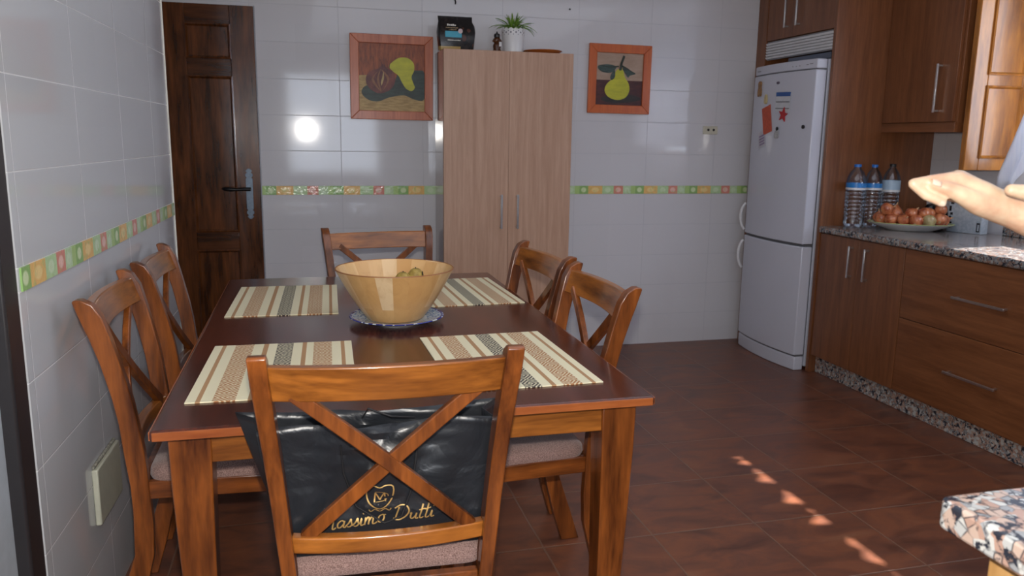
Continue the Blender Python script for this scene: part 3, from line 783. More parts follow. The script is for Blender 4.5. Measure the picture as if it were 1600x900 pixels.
def blade(b, az, lean, L, w, base):
    d = Vector((cos(az), sin(az), 0)); s2 = Vector((-sin(az), cos(az), 0)); prev = None; K = 7; rows = []
    for k in range(K + 1):
        a = k / K; th = lean * (.35 + .9 * a); p = Vector(base) + d * (L * a * sin(th)) + Vector((0, 0, L * a * cos(th)))
        ww = w * (1 - a) ** .6 * (.6 + .8 * min(1, a * 3)) * .5 + .0003
        rows.append([p - s2 * ww, p + Vector((0, 0, -ww * .5)) + d * (-ww * .2), p + s2 * ww])
    for r_, q in zip(rows, rows[1:]):
        v = [b.bm.verts.new(x) for x in (*r_, *q)]
        b.bm.faces.new((v[0], v[1], v[4], v[3])); b.bm.faces.new((v[1], v[2], v[5], v[4]))
for k in range(52):
    az = 2 * pi * k / 52 * 3.1 + random.uniform(-.2, .2); t_ = random.random()
    blade(lf, az, R_(8 + 70 * (k / 52)), random.uniform(.085, .118) + .02 * (k / 52), .011, (cos(az) * .018 * t_, sin(az) * .018 * t_, .118))
s = N('green leaf'); n_ = s.noise(s.mapped(), 30, 2); s.col(s.ramp(n_, [(.35, (.06, .16, .02)), (.65, (.25, .42, .06))])); s.set(Roughness=.35)
lo = lf.build('foliage', s.m, pp); sd = lo.modifiers.new('t', 'SOLIDIFY'); sd.thickness = .0008
# orange dish on the cupboard
od = MB().lathe([(.001, 0), (.05, 0), (.09, .010), (.115, .022), (.113, .024), (.088, .013), (.05, .004), (.001, .004)], n=48).build('shallow_dish', plain('orange glazed dish', (.55, .16, .03), .25))
od.location = (1.362, 4.645, zt); tag(od, 'shallow orange dish lying on the oak cupboard right of the plant', 'dish')

# ------------------------------------------------------------------ paintings
def painting(name, lab, x0, x1, z0, z1, fw, fm, rot):
    t_ = thing(name, lab, 'painting', ((x0 + x1) / 2, D - .002, (z0 + z1) / 2)); t_.rotation_euler = (0, rot, 0)
    w, h = (x1 - x0) / 2, (z1 - z0) / 2
    for i, (a, b, c, d) in enumerate(((-w, w, h, h - fw), (-w, w, -h, -h + fw), (-w, -w + fw, -h, h), (w, w - fw, -h, h))):
        m_ = MB()
        if i < 2: p = [(a, c), (b, c), (b - fw, d), (a + fw, d)]
        else: p = [(a, c), (a, d), (b, d - fw), (b, c + fw)]
        m_.prism(p, 1, -.020, -.002); m_.build('frame_side', fm, t_, .003)
    return t_, w - fw, h - fw
def shape(parent, name, pts, m, y=-.0085, ext=.0012, **kw):
    b_ = MB(); b_.prism(pts, 1, y - ext, y + ext); return b_.build(name, m, parent, 0, smooth=False, **kw)
def brushed(name, a, b, scale=14, sx=(1, 1, 4)):
    s = N(name); n = s.noise(s.mapped(sx), scale, 4, .65); s.col(s.ramp(n, [(.35, a), (.65, b)])); s.set(Roughness=.45); s.bump(n, .25, .002); return s.m
def smooth_poly(pts, sub=5):
    out = []; n = len(pts)
    for k in range(n):
        p0, p1, p2, p3 = pts[k - 1], pts[k], pts[(k + 1) % n], pts[(k + 2) % n]
        for q in range(sub):
            t_ = q / sub
            out.append(tuple(.5 * (2 * p1[i] + (p2[i] - p0[i]) * t_ + (2 * p0[i] - 5 * p1[i] + 4 * p2[i] - p3[i]) * t_ ** 2 + (3 * p1[i] - p0[i] - 3 * p2[i] + p3[i]) * t_ ** 3) for i in (0, 1)))
    return out
# first: red onion and yellow pear.  picture units: 0..1 right, 0..1 down, inside the frame
pa, iw, ih = painting('framed_painting', 'framed still life of a red onion and yellow pear, left of the cupboard', .257, .735, 1.438, 1.916, .050, M['frame1'], R_(.3))
box('canvas', brushed('rust background', (.16, .030, .008), (.38, .085, .020), 16, (4, 1, 1)), -iw - .003, iw + .003, -.007, -.002, -ih - .003, ih + .003, pa, 0)
U = lambda pts: [((-1 + 2 * a) * iw, (1 - 2 * b) * ih) for a, b in pts]
shape(pa, 'painted_table', U([(0, .48), (.18, .47), (.5, .55), (1, .62), (1, 1), (0, 1)]), brushed('ochre paint', (.33, .20, .06), (.52, .35, .13), 20, (1, 1, 5)), -.0075)
shape(pa, 'painted_shadow', U(smooth_poly([(.04, .70), (.14, .62), (.5, .58), (.62, .40), (.88, .38), (1.0, .42), (1.0, .80), (.85, .82), (.68, .76), (.45, .80), (.30, .86), (.16, .85), (.06, .78)])), brushed('dark green paint', (.012, .022, .020), (.03, .055, .045), 12), -.0090)
shape(pa, 'painted_pear', U(smooth_poly([(.455, .33), (.53, .25), (.62, .20), (.74, .20), (.83, .27), (.84, .38), (.80, .48), (.83, .58), (.85, .64), (.80, .69), (.72, .66), (.66, .58), (.60, .47), (.52, .41)])), brushed('yellow paint', (.42, .42, .02), (.60, .58, .03), 8), -.0102)
shape(pa, 'painted_onion', U(smooth_poly([(.42, .36), (.52, .42), (.55, .53), (.51, .64), (.42, .71), (.30, .74), (.18, .69), (.11, .60), (.11, .49), (.18, .41), (.30, .37), (.36, .30)])), brushed('maroon paint', (.06, .008, .012), (.22, .045, .030), 22, (1, 1, .5)), -.0114)
for a in (.20, .28, .44):
    shape(pa, 'onion_stripe', U(smooth_poly([(.33, .38), (a + .02, .52), (.34, .72), (a - .012, .54)], 4)), brushed('ochre stripe', (.22, .08, .03), (.30, .12, .05)), -.0126, .0008)
shape(pa, 'onion_slit', U(smooth_poly([(.37, .42), (.375, .52), (.34, .62), (.33, .58), (.35, .50)], 4)), plain('cream stroke', (.50, .36, .16), .5), -.0136, .0008)
for a in (.36, .39, .42, .45):
    shape(pa, 'onion_sprout', U([(a, .36), (a - .04 + (a - .36) * .8, .22), (a + .012, .36)]), plain('dark maroon stroke', (.06, .015, .015), .5), -.0126, .0006)
# second: single pear on a branch
pb, iw, ih = painting('framed_painting', 'orange-framed picture of one yellow pear on a leafy twig, right of the cupboard', 1.700, 2.113, 1.503, 1.921, .052, M['frame2'], R_(.4))
box('canvas', brushed('warm grey background', (.36, .24, .17), (.44, .31, .23), 10), -iw - .003, iw + .003, -.007, -.002, -ih - .003, ih + .003, pb, 0)
shape(pb, 'painted_ground', U([(0, .52), (1, .52), (1, 1), (0, 1)]), brushed('dark wine paint', (.045, .008, .008), (.09, .02, .016), 12), -.0077)
shape(pb, 'painted_shadow', U(smooth_poly([(.14, .86), (.5, .78), (.9, .82), (.94, .90), (.5, .96), (.18, .93)])), brushed('black brown paint', (.012, .009, .006), (.03, .02, .014)), -.0088)
shape(pb, 'painted_pear', U(smooth_poly([(.50, .30), (.57, .33), (.61, .45), (.70, .58), (.72, .72), (.64, .85), (.47, .90), (.28, .85), (.19, .73), (.23, .60), (.37, .47), (.42, .34)])), brushed('yellow paint bright', (.42, .42, .02), (.58, .56, .03), 8), -.0100)
for pts in ([(.42, .27), (.25, .22), (.03, .26), (.10, .36), (.30, .38)], [(.38, .32), (.30, .45), (.33, .52), (.40, .45)], [(.56, .28), (.66, .30), (.84, .38), (.72, .42), (.68, .46), (.60, .36)]):
    shape(pb, 'painted_leaf', U(smooth_poly(pts, 4)), brushed('dark teal paint', (.015, .03, .028), (.06, .10, .085), 30), -.0112, .0008)
shape(pb, 'painted_twig', U([(.48, .33), (.50, .20), (.56, .04), (.60, .06), (.55, .20), (.53, .33)]), plain('twig paint', (.02, .03, .02), .5), -.0122, .0008)
shape(pb, 'painted_twig', U([(.47, .24), (.25, .26), (.05, .24), (.25, .285), (.47, .27)]), plain('twig paint dark', (.02, .03, .02), .5), -.0122, .0008)
shape(pb, 'painted_twig', U([(.53, .22), (.66, .28), (.84, .39), (.66, .315), (.53, .26)]), plain('twig paint thin', (.02, .03, .02), .5), -.0122, .0008)

# ------------------------------------------------------------------ fridge column
fu = thing('fridge_housing', 'tall cherry-coloured cabinet column around and above the fridge', 'cabinet', (0, 0, 0))
box('side_panel', M['cab'], 2.846, XR, 3.975, 4.0, 0, ZC - .002, fu, .0015)
box('side_panel', M['cab'], 2.852, XR, 4.69, D - .003, 0, ZC - .002, fu, .0015)
box('top_box', M['cab'], 2.876, XR, 4.001, 4.689, 1.965, ZC - .002, fu, .0015)
for ya, yb, hy_ in ((4.002, 4.400, 4.345), (4.403, 4.688, 4.463)):
    dr = box('door', M['cab'], 2.856, 2.875, ya, yb, 1.967, ZC - .004, fu, .0015)
    h_ = MB(); h_.box(2.824, 2.833, hy_ - .006, hy_ + .006, 2.022, 2.24); h_.box(2.83, 2.857, hy_ - .005, hy_ + .005, 2.026, 2.036); h_.box(2.83, 2.857, hy_ - .005, hy_ + .005, 2.226, 2.236)
    h_.build('handle', M['steel'], dr, .0015)
gr = MB()
for k in range(6):
    z = 1.857 + k * .0165
    gr.hexa([(2.855, 4.01, z), (2.862, 4.01, z), (2.862, 4.685, z), (2.855, 4.685, z)], [(2.850, 4.01, z + .012), (2.857, 4.01, z + .012), (2.857, 4.685, z + .012), (2.850, 4.685, z + .012)])
gr.build('vent_grille', M['white_plastic'], fu, .001, label='white slatted vent')
box('vent_back', plain('vent backing', (.25, .25, .27), .5), 2.864, 2.868, 4.005, 4.687, 1.85, 1.962, fu, 0)
tag(box('flat_box', plain('blue grey board', (.10, .12, .17), .5), 2.86, 3.35, 4.03, 4.44, 1.8085, 1.842, bevel=.002), 'flat blue-grey box lying on top of the white fridge', 'box')

# fridge
fg = thing('fridge', 'tall white two-door fridge freezer with magnets, left of the worktop', 'fridge', (0, 4.34, 0))
def fx(y):  # bulging front, y local
    return 2.740 + .033 * (y / .32) ** 2
def slab(name, z0, z1, m, xb=2.84, back=0, bev=.006, ya=-.32, yb=.32, dx=0, **kw):
    ring = []
    n = 16
    pts = [(fx(ya + (yb - ya) * i / n) + dx, ya + (yb - ya) * i / n) for i in range(n + 1)] + [(xb, yb), (xb, ya)]
    b_ = MB(); b_.sweep([[(p[0], p[1], z0) for p in pts], [(p[0], p[1], z1) for p in pts]])
    return b_.build(name, m, fg, bev, seg=3, **kw)
box('cabinet_body', M['white'], 2.848, XR - .06, -.32, .32, .02, 1.803, fg, .004)
slab('control_panel', 1.750, 1.803, M['white'], dx=.004)
up_ = slab('upper_door', .757, 1.744, M['white'])
lo_ = slab('lower_door', .092, .743, M['white'])
slab('base_strip', 0.0, .083, M['white'], dx=.006)
for z in (.0875, .750, 1.747):
    slab('seal', z - .004, z + .004, M['seal'], dx=.012, bev=0, ya=-.318, yb=.318)
box('door_gasket', M['seal'], 2.8395, 2.849, -.312, .312, .09, 1.74, fg, 0)
for z0, z1, pr in ((.778, .948, up_), (.525, .708, lo_)):
    b_ = MB(); pts = []
    for k in range(11):
        a = k / 10; pts.append((2.773 - .006 - .030 * sin(pi * a) ** .6, .322 - .004 + .006 * sin(pi * a), z0 + (z1 - z0) * a))
    b_.tube(pts, .0085, 10); b_.build('handle', M['white_plastic'], pr)
# printing on the control strip and the emblem
gtx = plain('grey print', (.18, .18, .2), .5)
for yy, zz, w in ((-.275, 1.776, .012), (-.245, 1.774, .008), (-.185, 1.771, .003), (-.155, 1.771, .003), (-.125, 1.771, .003), (.25, 1.772, .022)):
    box('print_mark', gtx, fx(yy) + .0015, fx(yy) + .005, yy - w, yy + w, zz - .0016, zz + .0016, fg, 0)
em = MB().lathe([(.001, 0), (.016, 0), (.014, .003), (.001, .003)], n=20, sx=.55).build('emblem', plain('purple grey badge', (.09, .06, .10), .3), fg)
em.location = (fx(0) - .0005, 0.0, 1.688); em.rotation_euler = (0, R_(-90), 0)
# magnets and papers (each on the door)
def flat(name, lab, cat, pts, m, y, z, rot=0, th=.002, group='magnets and papers on the fridge door', bev=.0005):
    """pts in (y, z) metres as seen from the front (right = -y)"""
    b_ = MB(); b_.prism([(-p[0], p[1]) for p in pts], 0, -th, 0)
    o_ = b_.build(name, m, None, bev); o_.location = (fx(y - 4.34) - .0012, y, z); o_.rotation_euler = (rot, 0, math.atan(-.066 * (y - 4.34) / .1024))
    tag(o_, lab, cat, group); return o_
rect = lambda w, h: [(-w / 2, -h / 2), (w / 2, -h / 2), (w / 2, h / 2), (-w / 2, h / 2)]
flat('figure_magnet', 'small brown gingerbread-like magnet near the fridge top', 'magnet', smooth_poly([(-.020, -.045), (0, -.040), (.020, -.045), (.024, -.015), (.017, .010), (.020, .035), (0, .046), (-.020, .035), (-.017, .010), (-.024, -.015)], 4), plain('gingerbread brown', (.30, .15, .05), .5, 0, .5, 60), 4.555, 1.665, 0, .008)
flat('clip_magnet', 'small yellow magnet pinning the orange card on the fridge', 'magnet', smooth_poly([(-.012, -.028), (.012, -.028), (.014, .005), (0, .026), (-.014, .005)], 4), plain('pale yellow magnet', (.55, .45, .22), .5), 4.462, 1.602, 0, .009)
pk = flat('orange_card', 'tilted orange-red card pinned to the fridge door', 'card', rect(.105, .165), plain('orange red card', (.58, .085, .03), .5, 0, .15, 60), 4.437, 1.474, R_(-14), .0015)
flat('striped_note', 'white note with violet lines hanging below the orange card', 'note', rect(.085, .10), None or plain('note paper', (.55, .54, .60), .6), 4.487, 1.358, R_(-14), .001)
nt = [o_ for o_ in bpy.data.objects if o_.name == 'striped_note'][0]
for k in range(4):
    box('print_line', plain('violet print', (.28, .20, .36), .6), -.0022, -.0010, -.034, .030, -.036 + k * .017, -.028 + k * .017, nt, 0)
cal = flat('printed_note', 'white note with a blue heading on the fridge above the red star', 'note', rect(.145, .115), plain('calendar paper', (.60, .62, .66), .6), 4.277, 1.577, R_(2), .001)
box('blue_heading', plain('blue print', (.03, .10, .32), .5), -.0022, -.0010, -.070, .070, .030, .054, cal, 0, label='blue heading')
for z in (-.002, -.040): box('print_line', gtx, -.0022, -.0010, -.066, .066, z - .003, z + .003, cal, 0)
star = [((.045 if k % 2 == 0 else .019) * sin(k * pi / 5 + .2), (.045 if k % 2 == 0 else .019) * cos(k * pi / 5 + .2)) for k in range(10)]
flat('star_magnet', 'red star-shaped magnet on the white fridge', 'magnet', star, plain('red enamel', (.45, .01, .015), .25), 4.262, 1.500, 0, .007)
mg = flat('animal_magnet', 'small grey and white magnet below the red star', 'magnet', smooth_poly([(-.018, -.03), (.016, -.03), (.020, .005), (.012, .020), (-.010, .012), (-.020, -.005)], 4), plain('pale magnet', (.42, .42, .43), .4, 0, .3, 90), 4.314, 1.395, 0, .007)
MB().ball((-.006, -.006, .024), .012, .5, 1, 1, n=10).build('dark_head', M['black'], mg)
flat('round_magnet', 'small round black magnet alone on the fridge door', 'magnet', [(.011 * cos(k * pi / 8), .011 * sin(k * pi / 8)) for k in range(16)], M['black'], 4.082, 1.428, 0, .007)

# ------------------------------------------------------------------ base units and worktop
bc = thing('base_cabinet', 'cherry-coloured base unit with two upright handles next to the fridge', 'cabinet', (0, 0, 0))
XF = 2.854
box('carcass', M['cab'], XF + .02, XR - .002, 3.292, 3.974, .105, .832, bc, .001)
for ya, yb, hy_ in ((3.634, 3.972, 3.678), (3.294, 3.631, 3.552)):
    dr = box('door', M['cab'], XF, XF + .019, ya, yb, .108, .830, bc, .0015)
    h_ = MB(); h_.box(XF - .032, XF - .023, hy_ - .006, hy_ + .006, .618, .792); h_.box(XF - .026, XF, hy_ - .005, hy_ + .005, .622, .632); h_.box(XF - .026, XF, hy_ - .005, hy_ + .005, .778, .788)
    h_.build('handle', M['steel'], dr, .0015)
dc = thing('drawer_cabinet', 'cherry-coloured base unit of wide drawers with horizontal bar handles', 'cabinet', (0, 0, 0))
box('carcass', M['cab'], XF + .02, XR - .002, 2.335, 3.290, .105, .832, dc, .001)
for za, zb, zh in ((.487, .830, .655), (.108, .484, .303)):
    dr = box('drawer', M['cab_y'], XF, XF + .019, 2.337, 3.288, za, zb, dc, .0015)
    h_ = MB(); h_.box(XF - .034, XF - .024, 2.655, 2.945, zh - .006, zh + .006); h_.box(XF - .026, XF, 2.665, 2.677, zh - .005, zh + .005); h_.box(XF - .026, XF, 2.923, 2.935, zh - .005, zh + .005)
    h_.build('handle', M['steel'], dr, .0015)
oc = thing('base_cabinet', 'cherry-coloured base unit beyond the drawers, towards the window end', 'cabinet', (0, 0, 0))
box('carcass', M['cab'], XF + .02, XR - .002, 1.40, 2.333, .105, .832, oc, .001)
box('door', M['cab'], XF, XF + .019, 1.402, 2.331, .108, .830, oc, .0015)
tag(box('kickboard', M['granite_dark'], 2.893, 2.912, 1.40, 3.973, .001, .104, bevel=.001), 'speckled granite kickboard under the cherry base units', 'kickboard')
tag(box('worktop', M['granite'], 2.838, XR - .001, 1.40, 3.973, .833, .872, bevel=.010), 'speckled granite worktop along the window wall', 'worktop')
tag(box('upstand', M['granite'], XR - .022, XR - .001, 1.40, 3.40, .8725, .935, bevel=.003), 'low granite upstand at the rear of the window wall worktop', 'upstand')

# upper cabinet
uc = thing('wall_cabinet', 'cherry-coloured wall cabinet above the bottles, with one upright handle', 'cabinet', (0, 0, 0))
box('carcass', M['cab'], 3.212, XR - .001, 3.44, 3.974, 1.452, ZC - .002, uc, .0015)
dr = box('door', M['cab'], 3.192, 3.211, 3.455, 3.973, 1.455, ZC - .004, uc, .0015)
h_ = MB(); h_.box(3.158, 3.167, 3.552, 3.564, 1.502, 1.748); h_.box(3.164, 3.192, 3.553, 3.563, 1.506, 1.516); h_.box(3.164, 3.192, 3.553, 3.563, 1.734, 1.744)
h_.build('handle', M['steel'], dr, .0015)
box('light_rail', M['cab_y'], 3.196, 3.218, 3.438, 3.974, 1.402, 1.452, uc, .0015)
box('light_rail', M['cab_y'], 3.218, XR - .002, 3.44, 3.458, 1.402, 1.452, uc, .0015)

# shutter leaf standing open at right angles to the wall
sh_ = thing('window_shutter', 'amber varnished panelled shutter leaf standing open beside the wall cabinet', 'shutter', (3.213, 3.402, 1.212), R_(-2))
SW, SH = .350, .955
for xa, xb in ((0, .085), (SW - .060, SW)): box('stile', M['pine'], xa, xb, -.034, 0, 0, SH, sh_, .004)
for za, zb in ((0, .066), (.415, .475), (.865, SH)): box('rail', M['pine'], .085, SW - .06, -.0335, 0, za, zb, sh_, .004)
for za, zb in ((.060, .420), (.470, .870)): raised(sh_, M['pine'], .080, SW - .055, za, zb, -.034, .028, .018)

# curtain: cloth hanging over the window, its far edge swept aside
def curtain_mat():
    s = N('white cotton curtain'); n = s.noise(s.mapped((1, 14, .6)), 5, 3); n2 = s.noise(s.mapped(), 6, 2)
    c = s.ramp(n, [(.35, (.80, .82, .88)), (.62, (.93, .93, .94))]); s.col(s.mix(s.math('MULTIPLY', s.math('SUBTRACT', n2, .55, clamp=True), 1.5, clamp=True), c, (.62, .52, .62)))
    s.set(Roughness=.85)
    tr = s.n('ShaderNodeBsdfTranslucent'); tr.inputs[0].default_value = (.75, .78, .85, 1)
    mx = s.n('ShaderNodeMixShader'); mx.inputs[0].default_value = .5
    s.l(s.b.outputs[0], mx.inputs[1]); s.l(tr.outputs[0], mx.inputs[2]); s.l(mx.outputs[0], s.t.nodes['Material Output'].inputs[0]); return s.m
M['curtain'] = curtain_mat()
cu = MB(); NY, NZ = 110, 26
def edge_y(z): return 3.285 - .33 * max(0, z - 1.19) ** .9 if z < 1.75 else 3.285 - .33 * .56 ** .9
def hem(s_):   # cloth hangs lowest at the swept edge, then a scalloped hem over the sill
    y = 3.28 - 1.55 * s_
    return 1.135 if y > 3.17 else (1.135 + (3.17 - y) / .06 * .150 if y > 3.11 else 1.286 + .016 * sin(y * 31) + .012 * sin(y * 73 + 1) - (.03 if 2.38 < y < 2.48 else 0))
rows = []
for j in range(NZ + 1):
    row = []
    for i in range(NY + 1):
        s_ = i / NY; zb = hem(s_); z = zb + (2.28 - zb) * j / NZ
        y = edge_y(z) - s_ * (edge_y(z) - 1.66); x = 3.335 + .014 * sin(s_ * 62) + .008 * sin(s_ * 131 + 2) + .05 * max(0, (z - 1.9))
        row.append(cu.bm.verts.new((x, y, z)))
    rows.append(row)
for a, b in zip(rows, rows[1:]):
    for i in range(NY): cu.bm.faces.new((a[i], a[i + 1], b[i + 1], b[i]))
ct = thing('curtain', 'white cloth curtain hanging in front of the window by the shutter', 'curtain', (0, 0, 0))
o = cu.build('cloth', M['curtain'], ct); sd = o.modifiers.new('t', 'SOLIDIFY'); sd.thickness = .001
MB().tube([(3.355, 1.55, 2.29), (3.355, 3.32, 2.29)], .009, 10).build('rod', M['door'], ct)
m_ = MB(); [m_.box(3.355, XR - .0005, y - .01, y + .01, 2.28, 2.30) for y in (1.65, 3.2)]; m_.build('bracket', M['door'], ct)

# ------------------------------------------------------------------ bottles
def glassy(name, c, a=.22):
    s = N(name); s.col(c); s.set(Roughness=.06, IOR=1.35, Transmission_Weight=1.0); s.b.inputs['Specular IOR Level'].default_value = .9
    tp = s.n('ShaderNodeBsdfTransparent'); tp.inputs[0].default_value = (.93, .95, .97, 1)
    gl = s.n('ShaderNodeBsdfGlossy'); gl.inputs['Roughness'].default_value = .08; gl.inputs[0].default_value = (.9, .95, 1, 1)
    fr_ = s.n('ShaderNodeFresnel'); fr_.inputs[0].default_value = 1.5
    f2 = s.math('ADD', s.math('MULTIPLY', fr_.outputs[0], .8), .05, clamp=True)
    mx = s.n('ShaderNodeMixShader'); s.l(f2, mx.inputs[0]); s.l(tp.outputs[0], mx.inputs[1]); s.l(gl.outputs[0], mx.inputs[2])
    s.l(mx.outputs[0], s.t.nodes['Material Output'].inputs[0]); return s.m
PET = glassy('clear bottle plastic', (.9, .95, 1))
cap_b = plain('blue cap', (.02, .16, .55), .35); lab_b = plain('blue bottle label', (.03, .22, .60), .35); lab_w = plain('pale blue bottle label', (.42, .56, .70), .4)
def bottle(lab, x, y, r, h, cap, labm, lz0, lz1, extra=None):
    t_ = thing('water_bottle', lab, 'bottle', (x, y, .8725), 0, 'water bottles on the worktop')
    pr = [(.001, .004), (r * .75, 0), (r * .97, .012), (r, .03)]
    z = .04
    while z < h * .58:
        pr += [(r, z), (r * .955, z + .006), (r, z + .012)]; z += .022
    pr += [(r, h * .60), (r, h * .70), (r * .93, h * .78), (r * .70, h * .87), (r * .38, h * .93), (r * .30, h * .955), (r * .30, h * .985), (.001, h * .985)]
    MB().lathe(pr, n=32).build('bottle_body', PET, t_)
    MB().lathe([(.001, h * .955), (r * .36, h * .955), (r * .36, h * .995), (r * .33, h), (.001, h)], n=24).build('cap', cap, t_)
    MB().lathe([(r * 1.004, lz0), (r * 1.012, lz0), (r * 1.012, lz1), (r * 1.004, lz1), (r * 1.004, lz0)], n=40).build('label', labm, t_)
    MB().lathe([(r * 1.005, lz0 - .008), (r * 1.014, lz0 - .008), (r * 1.014, lz0 + .004), (r * 1.005, lz0 + .004), (r * 1.005, lz0 - .008)], n=40).build('label_band', M['white_plastic'], t_)
bottle('blue-capped bottle nearest the fridge, the widest of the three', 3.005, 3.900, .054, .352, cap_b, lab_b, .218, .248)
bottle('blue-capped bottle standing between the other two', 3.132, 3.918, .048, .350, cap_b, lab_b, .216, .244)
bottle('black-capped bottle with a pale label, beside the onion dish', 3.252, 3.918, .049, .355, M['black'], lab_w, .205, .262)

# ------------------------------------------------------------------ onion dish
dish_c = (3.205, 3.685)
def dish_mat():
    s = N('green rimmed glazed dish'); P = s.xyz()
    c = s.mix(s.math('MULTIPLY', s.math('SUBTRACT', P[2], .0385, clamp=True), 500, clamp=True), (.66, .66, .66), (.50, .56, .25))
    s.col(c); s.set(Roughness=.15); return s.m
ds = MB().lathe([(.001, .003), (.10, .003), (.105, 0), (.115, 0), (.13, .006), (.19, .026), (.225, .040), (.228, .0425), (.224, .044), (.185, .032), (.12, .012), (.001, .009)], n=64).build('serving_dish', dish_mat())
ds.location = (*dish_c, .8725); ds.rotation_euler = (0, 0, R_(-40)); ds.scale = (.965, .60, 1); tag(ds, 'large shallow green-rimmed dish holding the onions on the worktop', 'dish')
def onion_mat(name, a, b):
    s = N(name); P = s.xyz(); an = s.math('ARCTAN2', P[1], P[0]); w = s.math('SINE', s.math('MULTIPLY', an, 13)); n = s.noise(s.mapped(), 22, 3)
    s.col(s.ramp(s.math('ADD', s.math('MULTIPLY', w, .03), n), [(.38, a), (.66, b)])); s.set(Roughness=.25, Coat_Weight=.3); return s.m
onm = onion_mat('copper onion skin', (.33, .075, .03), (.62, .22, .09)); onp = onion_mat('pale onion skin', (.34, .24, .10), (.50, .42, .22))
tipm = plain('dry onion tip', (.45, .26, .13), .8)
random.seed(9)
proto = None
ORD = ['first', 'second', 'third', 'fourth', 'fifth', 'sixth', 'seventh', 'eighth', 'ninth', 'tenth', 'eleventh', 'twelfth', 'thirteenth']
def make_onion(lab):
    t_ = thing('onion', lab, 'onion', group='onions heaped in the green-rimmed dish')
    MB().lathe([(.001, -.031), (.012, -.030), (.026, -.021), (.0345, -.004), (.034, .008), (.025, .022), (.011, .031), (.005, .038), (.001, .039)], n=24).build('bulb', onm, t_)
    MB().lathe([(.001, .036), (.0055, .036), (.003, .050), (.001, .052)], n=10).build('tip', tipm, t_)
    MB().lathe([(.001, -.0325), (.006, -.0318), (.008, -.029), (.001, -.029)], n=10).build('root', tipm, t_)
    return t_
spots = [((-.15 + .05 * (k % 7)) + .012 * (k // 7), -.06 + .06 * ((k // 7) % 3) + .006 * (k % 3), .06 + .05 * (k // 10)) for k in range(27)]
PP = [list(p) for p in spots]      # let the heap settle: onions push each other apart and rest on the dish
for it in range(400):
    for p in PP: p[2] -= .0007
    for i in range(len(PP)):
        for j in range(i):
            a, b = PP[i], PP[j]; d = [a[q] - b[q] for q in range(3)]; L = math.sqrt(sum(q * q for q in d)) or 1e-6
            if L < .0635:
                m = (.0635 - L) / 2 / L
                for q in range(3): a[q] += d[q] * m; b[q] -= d[q] * m
    for p in PP:
        rad = math.hypot(p[0] / .219, p[1] / .135) * .219
        if rad > .160: p[0] *= .160 / rad; p[1] *= .160 / rad; rad = .160
        p[2] = max(p[2], .010 + .034 + max(0, rad - .11) * .36)
PP.sort(key=lambda p: (p[2] > .078) + (p[2] > .122) + p[0] * 1e-3)
lay = [(p[2] > .078) + (p[2] > .122) for p in PP]
def onion_label(k):
    p = PP[k]
    if lay[k] == 0:
        front = [i for i in range(len(PP)) if lay[i] == 0 and PP[i][1] < -.03 and i != PALE]
        if k in front: return 'copper-skinned onion in the front bottom row of the dish, %s from the bottles' % ORD[front.index(k)]
        return 'copper-skinned onion in the bottom layer, under or behind the others'
    row = [i for i in range(len(PP)) if lay[i] == lay[k]]
    return 'copper-skinned onion %s, %s from the bottles' % (('in the second layer of the heap', 'crowning the heap')[lay[k] - 1], ORD[row.index(k)])
fr0 = [i for i in range(len(PP)) if lay[i] == 0 and PP[i][1] < -.03]; PALE = fr0[-2]
DA = R_(-40)
for k, (x, y, z) in enumerate(PP):
    lab = onion_label(k) if k != PALE else 'pale greenish onion among the copper-skinned ones in the dish'
    x, y = x * cos(DA) - y * sin(DA), x * sin(DA) + y * cos(DA)
    if proto is None: proto = c = make_onion(lab)
    else: c = copy_tree(proto)
    c['label'] = lab; c.location = (dish_c[0] + x, dish_c[1] + y, .8725 + z)
    c.rotation_euler = (random.uniform(-1.3, 1.3), random.uniform(-1.3, 1.3), random.uniform(0, 6)); s_ = random.uniform(.93, 1.04); c.scale = (s_, s_, s_)
    if k == PALE:
        for ch in c.children:
            if ch.name.startswith('bulb'): ch.data = ch.data.copy(); ch.data.materials[0] = onp

# printed box by the dish
bx = thing('printed_box', 'pale blue-grey printed box standing on the worktop right of the onions', 'box', (3.445, 3.54, .8725), R_(-76))
def box_print():
    s = N('pale box print'); n = s.noise(s.mapped(), 60, 3); s.col(s.ramp(n, [(.42, (.40, .46, .52)), (.6, (.50, .55, .60))])); s.set(Roughness=.4); return s.m
box('carton', box_print(), -.095, .095, -.03, .03, 0, .190, bx, .002)
blk = M['black']
for x0_, x1_, z0_, z1_ in ((-.088, -.074, .02, .035), (-.084, -.070, .045, .055), (-.088, -.076, .062, .085), (-.082, -.068, .092, .105), (-.090, -.078, .112, .140), (-.084, -.066, .150, .165)):
    box('print_mark', blk, x0_, x1_, -.0312, -.0302, z0_, z1_, bx, 0)
m_ = MB(); m_.box(.070, .088, -.0312, -.0302, .012, .018); m_.box(.070, .088, -.0312, -.0302, .052, .060); m_.box(.070, .074, -.0312, -.0302, .018, .052); m_.box(.085, .088, -.0312, -.0302, .018, .052); m_.build('print_mark', blk, bx)
# dark crumpled bag behind the onions
dk2 = MB(); random.seed(2); bm_ = dk2.bm
bmesh.ops.create_icosphere(bm_, subdivisions=3, radius=.075)
for v in bm_.verts: v.co *= 1 + random.uniform(-.12, .10); v.co.z = max(-.06, v.co.z)
o = dk2.build('crumpled_bag', plain('black plastic film', (.010, .011, .014), .22), smooth=False); o.location = (3.46, 3.80, .934); o.scale = (1, .9, 1)
tag(o, 'crumpled black plastic bag behind the onion dish', 'bag')

